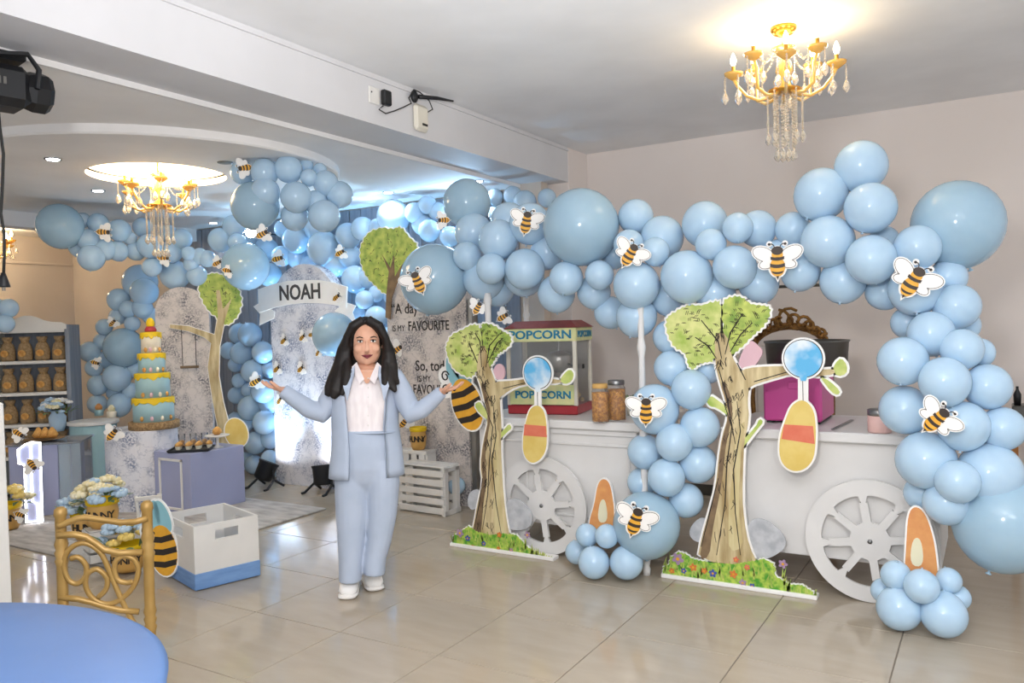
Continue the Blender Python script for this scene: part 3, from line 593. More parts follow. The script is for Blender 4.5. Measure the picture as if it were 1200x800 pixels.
# ================================================================== tree standees
rt_ = random.Random(11)
def plane_pts(px, Y): return [(lambda q: (q.x, q.z))(Yp(x, y, Y)) for x, y in px]
def ribbon(m, pts, w_, y0, y1):
    """a brush stroke: (x, z) polyline swelling to width w_"""
    n = len(pts); L = []; R = []
    for i in range(n):
        a, b = Vector(pts[max(i-1, 0)]), Vector(pts[min(i+1, n-1)]); t = b-a
        if t.length < 1e-9: t = Vector((0, 1))
        t.normalize(); nn = Vector((-t.y, t.x)); ww = w_*(.25+.75*math.sin(PI*(i+.35)/(n-.3))); p = Vector(pts[i])
        L.append(tuple(p+nn*ww)); R.append(tuple(p-nn*ww))
    m.slab(L+R[::-1], y0, y1)
def flower(par, x, z, r, y, petal, heart='gold', board=False):
    m = MB()
    for k in range(5):
        a = 2*PI*k/5+x*9; m.slab(ell(x+r*.55*math.cos(a), z+r*.55*math.sin(a), r*.52, r*.36, 10, a), y-.003-.0002*k, y)
    o = m.build('flower', petal, par); MB().slab(ell(x, z, r*.3, r*.3, 8), y-.0055, y-.001).build('flower_heart', heart, o); return o
def tree_standee(lab, Y, crown, crown2, trunk, branch, twig, base, grass, blobs, flowers, strokes, disc, strip, tagb, band):
    yf = Y
    t = thing('tree_standee', lab, 'standee', (0, 0, 0)); TH = .012
    Q = lambda px: plane_pts(px, Y)
    cp = [scallop(smooth_poly(Q(c), 1), .035, .010, rt_) for c in (crown, crown2) if c]
    tp, bp, gp = smooth_poly(Q(trunk), 1), smooth_poly(Q(branch), 1), scallop(Q(grass), .02, .007, rt_)
    m = MB()
    for q in cp+[tp, bp]+[smooth_poly(Q(w_), 1) for w_ in twig]: m.slab(grow(q, .012), yf, yf+TH)
    m.slab(grow(gp, .006), yf, yf+TH); m.build('backing_board', 'board', t)
    for q, mt in zip(cp, ('leaf', 'leafd')):
        m = MB(); m.slab(q, yf-.003, yf+.001); m.build('painted_crown', mt, t)
    m = MB(); m.slab(tp, yf-.005, yf+.001); m.build('painted_trunk', 'bark', t)
    i0, i1 = int(len(tp)*.30), int(len(tp)*.62)
    n2 = len(trunk)//2; hl = [tuple(Vector(trunk[-1-i])*.9+Vector(trunk[i])*.1) for i in range(5, n2)]+[tuple(Vector(trunk[-1-i])*.62+Vector(trunk[i])*.38) for i in range(n2-1, 4, -1)]
    m = MB(); m.slab(smooth_poly(Q(hl), 1), yf-.0056, yf-.004); m.build('painted_highlight', 'barkl', t)
    sh = [tuple(Vector(trunk[i])*.96+Vector(trunk[-1-i])*.04) for i in range(2, n2)]+[tuple(Vector(trunk[i])*.76+Vector(trunk[-1-i])*.24) for i in range(n2-1, 1, -1)]
    m = MB(); m.slab(smooth_poly(Q(sh), 1), yf-.0056, yf-.004); m.build('painted_dark_side', 'barkd', t)
    m = MB(); m.slab(bp, yf-.0045, yf+.001); m.build('painted_branch', 'bark', t)
    for q in twig: m = MB(); m.slab(smooth_poly(Q(q), 1), yf-.004, yf+.001); m.build('painted_leaf', 'leaf', t)
    m = MB(); m.slab(gp, yf-.007, yf+.001); g = m.build('painted_grass', 'grass', t)
    m = MB()                                    # grass blades
    b0, b1 = Q(base[:1])[0], Q(base[1:])[0]
    for k in range(90):
        f = rt_.random(); x = b0[0]+(b1[0]-b0[0])*f; h0 = .03+rt_.random()*.05; top = max([z for (xx, z) in gp if abs(xx-x) < .05] or [.08]); z = rt_.uniform(.015, max(.02, top-.05))
        m.slab([(x-.006, z), (x+.006, z), (x+rt_.uniform(-.02, .02), min(top+.01, z+h0))], yf-.0085, yf-.006)
    struct(m.build('grass_blades', 'leafd', t), 'stuff')
    for (x, y, r, mt) in flowers: q = Q([(x, y)])[0]; flower(t, q[0], q[1], r, yf-.0085, mt)
    m = MB()
    for s in strokes: ribbon(m, Q(s), .0035, yf-.0065, yf-.002)
    for q in cp:                                # little leaf ticks over the crown
        xs = [a for a, _ in q]; zs = [b for _, b in q]; cx_, cz_ = sum(xs)/len(xs), sum(zs)/len(zs)
        for k in range(44):
            u = rt_.uniform(0, 2*PI); e_ = q[rt_.randrange(len(q))]; f = rt_.uniform(.25, .92); x, z = cx_+(e_[0]-cx_)*f, cz_+(e_[1]-cz_)*f; l = rt_.uniform(.012, .03)
            for j in range(2): ribbon(m, [(x+.01*j, z), (x+.01*j+l*.5*math.cos(u), z+l*.5*math.sin(u)+.004), (x+.01*j+l*math.cos(u), z+l*math.sin(u))], .0016, yf-.0045, yf-.002)
    for k in range(80):                         # bark hatching
        y_ = rt_.uniform(0, 1); i = int(y_*(len(trunk)//2-1)); a = Vector(trunk[i]); b_ = Vector(trunk[-1-i]); f = rt_.uniform(.08, .75); p = a+(b_-a)*f; d_ = rt_.uniform(5, 14)
        ribbon(m, Q([p, p+Vector((rt_.uniform(-2, 2), d_*.5)), p+Vector((rt_.uniform(-4, 4), d_))]), .0016, yf-.0068, yf-.004)
    struct(m.build('ink_strokes', 'ink', t), 'stuff')
    # foot rail
    a, b_ = Q([base[0]])[0], Q([base[1]])[0]
    MB().bbox(min(a[0], b_[0])-.005, max(a[0], b_[0])+.005, yf-.022, yf+.05, 0, .022, .003).build('foot_rail', 'board', t)
    for q in blobs:                             # plain tinted boards behind the trunk
        m = MB(); m.slab(smooth_poly(Q(q[0]), 2), yf+.0005, yf+.014); m.build('plain_board', q[1], t)
    # round board painted as a balloon, hung in front
    th = thing('balloon_board', disc[3], 'cutout', (0, 0, 0)); yd = yf-.05
    Qd = lambda px: plane_pts(px, yd)
    c, e = Qd([(disc[0], disc[1])])[0], Qd([(disc[0]+disc[2], disc[1])])[0]; r = e[0]-c[0]
    knot = [(c[0]-.02, c[1]-r*.95), (c[0]+.02, c[1]-r*.95), (c[0]+.012, c[1]-r*1.18), (c[0]-.012, c[1]-r*1.18)]
    m = MB(); m.slab(ell(c[0], c[1], r*1.1, r*1.12, 30), yd, yd+.011); m.slab(grow(knot, .008), yd+.0005, yd+.011); sp = Qd(strip); m.slab(sp, yd+.001, yd+.011); m.slab(grow(smooth_poly(Qd(tagb), 2), .010), yd+.0008, yd+.011); m.build('backing_board', 'board', th)
    m = MB(); m.slab(ell(c[0], c[1], r*1.0, r*1.02, 30), yd-.002, yd+.001); m.build('outline', 'ink', th)
    m = MB(); m.slab(ell(c[0], c[1], r*.96, r*.98, 30), yd-.004, yd+.001); m.slab(knot, yd-.0038, yd+.001); m.build('painted_balloon', 'sky', th)
    xs = [p[0] for p in sp]; zs = [p[1] for p in sp]; m = MB(); m.box((min(xs)+max(xs))/2-.0015, (min(xs)+max(xs))/2+.0015, yd-.001, yd+.002, min(zs), max(zs)); m.build('string', 'ink', th)
    m = MB(); m.slab(smooth_poly(Qd(tagb), 2), yd-.003, yd+.001); m.build('plain_tag', 'honey', th); m = MB(); m.slab(Qd(band), yd-.0045, yd+.001); m.build('tag_band', 'coral', th)
    MB().tube([(c[0], yd+.011, c[1]), (c[0], yf+.001, c[1])], .008, 6).build('spacer', 'board', th)
    return t
tree_standee('white edged painted tree board with grass base before the popcorn cart', 4.37,
  [(523,412),(522,405),(528,392),(543,385),(554,379),(563,381),(566,400),(563,425),(558,438),(551,444),(537,437),(528,428)], [(563,381),(567,378),(579,380),(590,388),(599,392),(600,403),(590,412),(584,415),(579,424),(573,432),(565,425),(566,400)],
  [(563,405),(558,437),(563,450),(567,465),(573,490),(566,520),(563,545),(566,565),(560,590),(556,612),(552,632),(600,640),(594,612),(590,580),(588,545),(587,520),(588,500),(586,475),(586,462),(578,440),(572,425),(570,405)],
  [(572,455),(580,447),(600,446),(622,443),(656,444),(660,449),(622,449),(604,453),(590,462),(580,472)],
  [[(656,446),(661,438),(668,432),(673,438),(670,447),(662,450)], [(556,474),(562,470),(566,476),(581,492),(577,496),(562,484)], [(574,520),(592,502),(597,496),(600,502),(594,506),(576,526)]],
  [(530,641),(650,662)], [(530,640),(531,628),(540,622),(549,616),(560,622),(575,626),(590,624),(605,626),(618,640),(635,650),(650,656),(651,661)],
  [([(588,610),(590,590),(602,582),(615,590),(624,603),(622,618),(606,622),(592,618)], 'grey'), ([(554,600),(547,590),(550,576),(560,572),(566,585)], 'grey'), ([(576,438),(582,425),(590,428),(592,440),(586,448)], 'pinkb')],
  [(540,624,.028,'fl1'),(549,630,.02,'fl3'),(568,636,.016,'fl3'),(586,626,.018,'fl2'),(600,644,.014,'fl1'),(585,642,.014,'fl2'),(619,626,.022,'fl1'),(555,640,.014,'fl2')],
  [[(566,470),(578,500),(574,540),(572,580),(566,620)],[(578,470),(582,510),(577,540),(582,590),(588,625)],[(563,440),(575,470)],[(565,430),(563,400),(557,390)],[(570,430),(574,405),(585,392)],[(560,425),(550,402)],[(572,425),(583,402),(590,396)],[(555,625),(562,590),(566,560)],[(590,455),(625,446)]],
  (630,437,16.5,'round painted balloon board with blank yellow tag, on the left tree'), [(626,452),(634,452),(634,486),(626,486)],
  [(618,488),(622,478),(630,474),(637,480),(640,492),(641,510),(640,528),(632,540),(622,543),(613,532),(613,510)], [(615,497),(640,499),(641,512),(614,510)])
tree_standee('taller painted tree board with grass base before the plain cart', 4.37,
  [(779,376),(785,368),(797,361),(808,356),(822,358),(836,352),(846,352),(846,380),(842,405),(838,424),(826,425),(817,429),(811,435),(806,428),(803,414),(790,408),(782,394)], [(846,352),(858,346),(870,347),(880,356),(893,357),(904,359),(902,374),(893,386),(883,393),(873,404),(862,414),(857,416),(850,405),(846,380)],
  [(838,390),(838,424),(844,450),(850,468),(854,487),(846,512),(842,540),(839,570),(831,600),(823,628),(817,656),(890,664),(878,640),(872,610),(870,580),(871,545),(872,520),(878,490),(876,470),(878,452),(866,432),(857,416),(852,390)],
  [(866,436),(876,431),(900,429),(930,429),(962,433),(978,432),(979,438),(964,440),(956,441),(930,437),(898,446),(880,452),(870,462)],
  [[(976,434),(979,425),(986,419),(993,428),(992,438),(982,441)], [(960,440),(972,446),(985,458),(982,463),(974,459)], [(828,470),(833,463),(840,468),(862,484),(858,490),(840,477),(832,476)], [(866,520),(886,500),(890,490),(895,494),(888,502),(868,528)]],
  [(777,677),(957,703)], [(776,676),(777,664),(783,662),(786,652),(795,646),(803,648),(812,654),(830,658),(860,660),(895,654),(907,660),(909,674),(925,684),(940,685),(953,693),(957,702)],
  [([(874,640),(873,618),(884,606),(900,610),(918,625),(922,640),(910,650),(896,656),(882,652)], 'grey'), ([(830,608),(818,606),(806,622),(812,634),(826,636)], 'grey'), ([(864,432),(868,415),(878,397),(888,404),(895,412),(888,424),(878,436)], 'pinkb')],
  [(795,654,.034,'fl1'),(802,668,.016,'fl3'),(813,664,.022,'fl2'),(826,668,.017,'fl2'),(836,671,.022,'fl3'),(860,672,.022,'fl2'),(871,682,.02,'fl1'),(882,686,.016,'fl3'),(918,660,.024,'fl1'),(788,668,.017,'fl2'),(863,655,.016,'coral'),(876,664,.016,'coral')],
  [[(848,470),(858,500),(852,545),(850,590),(840,650)],[(864,470),(868,505),(860,550),(862,600),(868,650)],[(842,430),(852,465),(862,520)],[(846,420),(842,400),(822,375)],[(850,415),(856,390),(870,368)],[(840,420),(830,405),(815,395)],[(856,412),(868,392),(882,378)],[(822,640),(832,600),(842,560)],[(884,447),(925,435)],[(864,425),(874,445)],[(846,395),(845,372)]],
  (941,420,23.5,'round painted balloon board with blank yellow tag, on the right tree'), [(935,444),(947,444),(947,480),(935,480)],
  [(922,488),(928,474),(941,467),(953,478),(956,496),(956,520),(953,540),(940,552),(924,551),(913,537),(914,510)], [(919,497),(953,499),(955,520),(916,514)])
# ---- blank upright boards standing in the low balloon clusters
def upright(lab, Y, outer, inner):
    t = thing('plain_standee', lab, 'standee'); q = smooth_poly(plane_pts(outer, Y), 2)
    MB().slab(grow(q, .008), Y, Y+.011).build('backing_board', 'board', t); MB().slab(q, Y-.002, Y+.001).build('orange_face', 'orange', t); MB().slab(smooth_poly(plane_pts(inner, Y), 2), Y-.004, Y+.001).build('cream_face', 'cream', t)
upright('plain orange upright board in balloons by the popcorn cart wheel', 4.30, [(690,612),(697,590),(700,568),(706,560),(714,564),(718,582),(720,600),(718,622),(692,625)], [(700,612),(703,586),(710,584),(713,612)])
upright('plain orange upright board in balloons by the right cart wheel', 4.20, [(1060,670),(1062,640),(1064,602),(1072,592),(1084,600),(1094,630),(1098,660),(1100,684),(1062,676)], [(1066,662),(1069,630),(1080,630),(1083,664)])
# ---- big bee board left of the left tree
def big_bee(lab, P, rz, rx, s=1.0, tilt=0.0):
    t = thing('large_bee_board', lab, 'cutout', P, rz); 
    def A(x, z): c, q = math.cos(tilt), math.sin(tilt); return (s*(x*c-z*q), s*(x*q+z*c))
    def E(cx_, cz_, a, b_, ang=0, n=24): return [A(x, z) for x, z in ell(cx_, cz_, a, b_, n, ang)]
    m = MB(); m.slab(E(0, 0, .132, .196), 0, .011); m.slab(E(.04, .24, .07, .14, .3), .0005, .011); m.slab(E(-.03, .25, .06, .13, -.1), .0007, .011); m.slab(E(-.1, .24, .06, .07), .0009, .011); m.slab(E(-.13, .15, .055, .06), .0003, .011); m.build('backing_board', 'board', t)
    MB().slab(E(0, 0, .12, .184), -.003, .001).build('body', 'gold', t)
    for k, z0 in enumerate((-.09, .0, .09)):
        f = lambda z: .12*math.sqrt(max(0, 1-(z/.184)**2)); p = [A(-f(z0-.02), z0-.02), A(0, z0-.035), A(f(z0-.02), z0-.02), A(f(z0+.022), z0+.022), A(0, z0+.008), A(-f(z0+.022), z0+.022)]
        MB().slab(p, -.0045, .001).build('stripe', 'ink', t)
    for (x, z, a, b_, an) in ((.04, .24, .058, .125, .3), (-.03, .25, .048, .115, -.1)): MB().slab(E(x, z, a, b_, an), -.002, .001).build('wing', 'teal', t)
    for (x, z) in ((-.1, .24), (-.13, .15)):
        sp = [(A(x+.035*(1-.05*j)*math.cos(j*.6), z+.04*(1-.05*j)*math.sin(j*.6))) for j in range(13)]; MB().tube([(a, -.003, b_) for a, b_ in sp], .005, 6).build('curl', 'ink', t, smooth=True)
    MB().slab(E(-.06, .13, .013, .013), -.005, .001).build('eye', 'ink', t)
    return t
P = Yp(556, 472, 4.52); big_bee('large striped bee board leaning out behind the left tree', (P.x, 4.43, P.z), 0, 0, .98, math.radians(20))
# ================================================================== displays in the lowered bay
def arch_poly(x0, x1, zt, n=18):
    r = (x1-x0)/2; c = (x0+x1)/2; return [(x1, 0), (x0, 0)]+[(c-r*math.cos(PI*k/n), zt-r+r*math.sin(PI*k/n)) for k in range(n+1)]
YN = 5.42
a, b2, tp = Yp(321, 480, YN), Yp(401, 480, YN), Yp(356, 309, YN)
t = thing('name_arch', 'tall round topped patterned arch panel with ribbon reading NOAH', 'panel', ((a.x+b2.x)/2, YN, 0)); ox = (a.x+b2.x)/2
MB().slab(arch_poly(a.x-ox, b2.x-ox, tp.z), 0, .12).build('arch_panel', 'toilew', t)
def LN(px): return [(p[0]-ox, p[1]) for p in plane_pts(px, YN-.02)]
for tl_ in ([(296,359),(306,353),(321,366),(320,373),(303,381),(304,368)], [(391,364),(404,354),(416,358),(412,366),(416,377),(400,372)]): MB().slab(LN(tl_), -.012, -.002).build('ribbon_tail', 'board', t)
rb = MB().slab(LN([(303,339),(320,333),(338,329),(356,328),(374,328),(392,331),(407,336),(406,361),(391,357),(374,355),(356,355),(338,357),(320,361),(304,366)]), -.03, -.012).build('ribbon', 'board', t)
q = LN([(352, 343)])[0]; text_mesh('lettering', 'NOAH', .2, 'ink2', rb, (q[0], -.032, q[1]), (PI/2, 0, 0), .002, .004, .92)
for (x, y, w_, rr_, lb) in ((395,348,18,60,'little bee on the right end of the name ribbon'), (333,399,16,55,'uppermost left of the little bees stuck on the name arch'), (355,395,16,55,'little bee on the name arch nearest the teal balloon top'), (325,432,17,55,'little bee at the left rim of the name arch'), (353,432,17,55,'little bee in the middle of the name arch'), (366,392,15,80,'little bee half hidden by the teal balloon'), (328,469,15,40,'little bee under the woman\'s sleeve on the arch'), (373,413,13,40,'tiny bee below the teal balloon by the name arch')):
    P = Yp(x, y, YN-(.03 if y < 360 else .003)); o = bee(x, y, w_, rr_, lb, d=dep(P), small=True, group='little bees on the name arch'); o.rotation_euler = Euler((0, math.radians(rr_), 0)); o.location = P
YQ = 5.36
a, b2 = Yp(457, 480, YQ), Yp(549, 480, YQ); ox = (a.x+b2.x)/2; zt = Yp(500, 297, YQ).z
t = thing('quote_panel', 'tall patterned panel printed with a quotation about a favourite day', 'panel', (ox, YQ, 0))
h = (b2.x-a.x)/2; tpz = [(h, 0), (-h, 0), (-h, zt-.16), (-h*.6, zt-.05), (0, zt), (h*.6, zt-.05), (h, zt-.16)]
MB().slab(smooth_poly(tpz, 0), 0, .1).build('panel_board', 'toile', t)
MB().bbox(h, h+.05, .02, .1, 0, 1.7, .004).build('side_post', 'steel', t)
def TX(s, x, y, size, sx=1, bold=.001): q = Yp(x, y, YQ); text_mesh('lettering', s, size, 'ink', t, (q.x-ox, -.002, q.z), (PI/2, 0, 0), .001, bold, sx)
TX('\u201cA day', 474, 362, .125, .85); TX('IS MY', 467, 385, .075, .8, 0); TX('FAVOURITE', 502, 382, .115, .72); TX('So, today', 509, 429, .125, .85); TX('IS MY', 497, 444, .075, .8, 0); TX('FAVOURITE', 508, 457, .115, .72)
# tree crown board topping the quote panel
tt = thing('tree_board', 'green tree cutout rising over the left edge of the quote panel', 'cutout', (ox, YQ-.03, 0))
def LQ(px): return [(p[0]-ox, p[1]) for p in plane_pts(px, YQ-.03)]
cr = scallop(smooth_poly(LQ([(421,296),(424,282),(434,270),(448,266),(462,268),(470,264),(480,278),(491,287),(484,300),(474,314),(466,330),(460,342),(450,345),(441,336),(430,326),(423,312)]), 1), .04, .014, rt_)
MB().slab(grow(cr, .01), 0, .012).build('backing_board', 'board', tt); MB().slab(cr, -.003, .001).build('painted_crown', 'leafd', tt)
tr = LQ([(448,298),(456,318),(453,345),(452,372),(458,374),(459,350),(464,336),(472,318),(482,298),(470,312),(463,324),(462,298),(458,314)])
MB().slab(tr, -.005, .001).build('painted_trunk', 'barkd', tt)
def ticks(par, poly, y, seed, n=60):
    rr = random.Random(seed); m = MB(); cx_ = sum(p[0] for p in poly)/len(poly); cz_ = sum(p[1] for p in poly)/len(poly)
    for k in range(n):
        e_ = poly[rr.randrange(len(poly))]; f = rr.uniform(.15, .95); x, z = cx_+(e_[0]-cx_)*f, cz_+(e_[1]-cz_)*f; u = rr.uniform(0, 2*PI); l = rr.uniform(.015, .035)
        ribbon(m, [(x, z), (x+l*.5*math.cos(u), z+l*.5*math.sin(u)+.004), (x+l*math.cos(u), z+l*math.sin(u))], .0022, y-.0015, y)
    struct(m.build('ink_strokes', 'ink', par), 'stuff')
ticks(tt, cr, -.003, 3)
# left arch panel with its tree
PA = D(213, 420, 7.45); rz = facing(PA)*.8
def VP(px, P0, rz):
    n = Vector((math.sin(rz), -math.cos(rz), 0)); ux = Vector((math.cos(rz), math.sin(rz), 0)); out = []
    for x, y in px:
        v = ray(x, y); tt_ = (P0-EYEP).dot(n)/v.dot(n); P = EYEP+v*tt_; out.append(((P-P0).dot(ux), P.z))
    return out
t = thing('left_arch_panel', 'smaller round topped patterned arch panel behind the cake', 'panel', (PA.x, PA.y, 0), rz)
e = VP([(184, 430), (247, 430), (214, 336)], PA, rz); MB().slab(arch_poly(e[0][0], e[1][0], e[2][1]), 0, .1).build('arch_panel', 'toile', t)
t = thing('tree_board', 'green tree cutout standing beside the smaller arch panel', 'cutout', (PA.x, PA.y, 0), rz)
cr = scallop(smooth_poly(VP([(232,335),(240,323),(252,319),(264,323),(276,331),(284,345),(284,362),(276,376),(266,382),(258,376),(246,366),(236,352)], PA, rz), 1), .04, .014, rt_)
MB().slab(grow(cr, .012), -.03, -.018).build('backing_board', 'board', t); MB().slab(cr, -.033, -.029).build('painted_crown', 'leafd', t)
ticks(t, cr, -.033, 4)
tk = VP([(254,340),(256,370),(252,392),(240,388),(222,382),(200,380),(200,384),(222,388),(240,395),(248,402),(244,430),(250,470),(256,500),(258,545),(278,545),(270,500),(262,470),(257,440),(258,405),(264,375),(272,350),(262,362),(258,340)], PA, rz)
MB().slab(grow(tk, .006), -.0295, -.019).build('backing_board', 'board', t); MB().slab(tk, -.035, -.028).build('painted_trunk', 'bark', t)
for x in (218, 234): q = VP([(x, 385), (x-3, 430)], PA, rz); MB().box(q[1][0]-.003, q[1][0]+.003, -.034, -.03, q[1][1], q[0][1]).build('swing_rope', 'ink', t)
q = VP([(212, 430), (234, 433)], PA, rz); MB().bbox(q[0][0], q[1][0], -.036, -.03, q[0][1]-.012, q[0][1]+.012, .002).build('swing_seat', 'barkd', t)
# ---- plinth and cake
P = D(168, 560, 6.9); P.z = 0; t = thing('round_plinth', 'white cylinder plinth with faint drawings under the cake', 'plinth', P)
MB().lathe([(.29, 0), (.29, .675), (.285, .68)], 40).build('drum', 'toilew', t, smooth=False)
P2 = D(112, 560, 7.5); P2.z = 0; t = thing('round_plinth', 'blue cylinder plinth with white top left of the cake', 'plinth', P2)
MB().lathe([(.2, 0), (.2, .66)], 32).build('drum', 'cakeb', t); MB().lathe([(.215, .66), (.22, .665), (.22, .69), (.2, .695)], 32).build('top', 'white', t)
CK = D(180, 480, 6.86); t = thing('tiered_cake', 'four tier pale blue cake with yellow honey drips', 'cake', (CK.x, CK.y, .68))
MB().lathe([(.2, 0), (.205, .005), (.205, .06), (.19, .065)], 28).build('wicker_base', 'wicker', t, smooth=True)
z = .065; rr = random.Random(4)
for r, h, mt in ((.165, .20, 'cakeb'), (.138, .21, 'cakeb'), (.108, .17, 'cakeb'), (.08, .18, 'cakew')):
    tr = MB().lathe([(r, z), (r, z+h-.012), (r-.012, z+h)], 28).build('tier', mt, t, smooth=True)
    m = MB(); n = 44; ln = [.028+.03*abs(math.sin(k*.9))*(1 if (k//3) % 2 else .45) for k in range(n)]; vs = []; fs = []
    for k in range(n):
        a = 2*PI*k/n; c, s_ = math.cos(a), math.sin(a)
        vs += [((r-.02)*c, (r-.02)*s_, z+h+.004), ((r+.006)*c, (r+.006)*s_, z+h-.002), ((r+.007)*c, (r+.007)*s_, z+h-ln[k]), (r*.99*c, r*.99*s_, z+h-ln[k]-.004)]
    for k in range(n):
        j = (k+1) % n
        for q in range(3): fs.append((4*k+q, 4*k+q+1, 4*j+q+1, 4*j+q))
    m.add(vs, fs); m.build('honey_drip', 'rim', tr)
    for k in range(4): MB().ball((r*math.cos(-1.2+k*.5), r*math.sin(-1.2+k*.5)-.0, z+.03), (.02, .012, .022), 8, 6).build('sugar_dot', ('pastry', 'pinkb', 'cakew', 'pastry')[k], tr, smooth=True)
    z += h
MB().lathe([(.045, z), (.05, z+.02), (.035, z+.05)], 16).build('red_topper_base', 'red', t, smooth=True); MB().ball((0, 0, z+.075), (.035, .035, .05), 12, 8).build('yellow_topper', 'rim', t, smooth=True)
# ---- lilac pedestal with tray
t = thing('pedestal_box', 'lilac square pedestal with white moulding beside the rug', 'pedestal', (-5.80, 4.39, 0)); 
MB().bbox(-.235, .235, -.27, .27, .017, .51, .004).build('body', 'lilac', t)
m = MB(); 
for (x0, x1, z0, z1) in ((-.165, .135, .44, .46), (-.165, .135, .04, .06), (-.165, -.145, .04, .46), (.115, .135, .04, .46)): m.bbox(x0, x1, -.282, -.269, z0, z1, .003)
m.build('panel_moulding', 'white', t)
P = Zp(222, 528, .51); t = thing('serving_tray', 'black square tray on the lilac pedestal', 'tray', (P.x, P.y+.02, .512), .7); MB().bbox(-.16, .16, -.12, .12, 0, .01, .003).build('plate', 'black', t)
for sx, sy, lx, ly in ((0,.12,.16,.006),(0,-.12,.16,.006),(.16,0,.006,.12),(-.16,0,.006,.12)): MB().bbox(sx-lx, sx+lx, sy-ly, sy+ly, .008, .022, .002).build('rim', 'black', t)
TB = Vector((P.x, P.y+.02, .523))
for k in range(7):
    o = thing('cupcake', 'small golden cupcake, %s from the left on the black tray' % ORD[k], 'cupcake', TB+Vector(((-.12+.04*k)*.75, (-.12+.04*k)*.65+.03*(-1)**k, 0)), 0, 'golden cupcakes on the black tray')
    MB().lathe([(.018, 0), (.026, .03), (.02, .03)], 10).build('case', 'cakew', o); MB().lathe([(.028, .03), (.026, .045), (.012, .058), (.003, .064)], 10).build('icing', 'pastry', o, smooth=True)
P = Zp(208, 524, .51); 
for k in range(3):
    o = thing('dessert_cup', 'clear dessert cup, %s from the left beside the black tray' % ORD[k], 'cup', (P.x+.02+.06*k, P.y+.03+.07*k, .511), 0, 'clear dessert cups on the pedestal'); MB().lathe([(.022, 0), (.03, .1), (.03, .11), (.028, .11), (.02, .004)], 14).build('glass_wall', 'glass', o, smooth=True); MB().lathe([(.019, .004), (.024, .05), (.01, .055)], 12).build('custard', 'pastry', o, smooth=True)
P = Zp(255, 524, .51); o = thing('cake_stand', 'small white cake stand at the pedestal\'s far edge', 'cake stand', (P.x, P.y, .511)); MB().lathe([(.05, 0), (.012, .02), (.012, .08), (.09, .095), (.1, .1), (.1, .106), (.09, .106)], 20).build('stand', 'white', o, smooth=True)
o = tag(MB().lathe([(.02, 0), (.04, .02), (.035, .045), (.01, .07)], 12).build('pastry', 'pastry', loc=(P.x, P.y, .618), smooth=True), 'golden pastry on the small white cake stand', 'pastry')
YB = 4.72; tp_ = Yp(277, 507, 4.70); t = thing('plain_standee', 'plain yellow oval board at the right edge of the lilac pedestal', 'standee', (tp_.x, 4.70, 0), math.radians(40))
q = ell(0, tp_.z, .095, .13, 24, .25); MB().slab(grow(q, .008), 0, .011).build('backing_board', 'board', t); MB().slab(q, -.003, .001).build('yellow_face', 'honey', t); MB().bbox(-.025, .025, .0, .011, .0, .52, .002).build('stake', 'board', t)
# ---- rug
tag(MB().bbox(-7.6, -4.73, 2.97, 4.78, .001, .016, .005).build('rug', 'rug'), 'grey and white mottled rug under the displays', 'rug')
# ---- lilac cabinet with the lit number one
P = D(52, 560, 6.75); P.z = 0; rz = facing(P)*.75
t = thing('display_cabinet', 'lilac block with clear acrylic sides at the left', 'cabinet', P, rz)
MB().bbox(-.2, .16, -.2, .25, .017, .60, .004).build('block', 'lilac', t); MB().bbox(.165, .33, -.2, .2, .017, .6, .003).build('acrylic_side', 'acryl', t); MB().bbox(-.22, .34, -.22, .26, .60, .615, .003).build('top_sheet', 'acryl', t)
P = D(36, 560, 6.3); rz = facing(P)*.9; t = thing('number_one_light', 'white glowing number one sign outlined in neon tube', 'neon sign', (P.x, P.y, .017), rz)
def L1(px): return [(a, b_-.017) for a, b_ in VP(px, P, rz)]
o1 = L1([(21,527),(29,521),(37,518),(47,518),(50,612),(31,612),(29,545),(22,543)]); z0_ = min(b_ for _, b_ in o1); o1 = [(a, b_-z0_) for a, b_ in o1]
MB().slab(o1, 0, .03).build('face', 'lilac', t); MB().tube([(a, -.008, max(b_, .008)) for a, b_ in o1], .007, 6, closed=True).build('neon_outline', 'neon', t)
i1 = L1([(36,520),(37,560),(38,588),(44,590),(45,610)]); MB().tube([(a, -.008, max(b_-z0_, .008)) for a, b_ in i1], .006, 6).build('neon_stroke', 'neon', t)
for (x, y, w_, rr_, lb, d_) in ((22,508,20,130,'bee on the top of the lit number one',6.2), (38,545,22,150,'bee across the middle of the lit number one',6.25), (24,603,18,120,'bee low beside the yellow rimmed pot at far left',6.1), (132,508,24,40,'bee stuck on the front of the white cake plinth',6.55)): bee(x, y, w_, rr_, lb, d=d_, small=True)
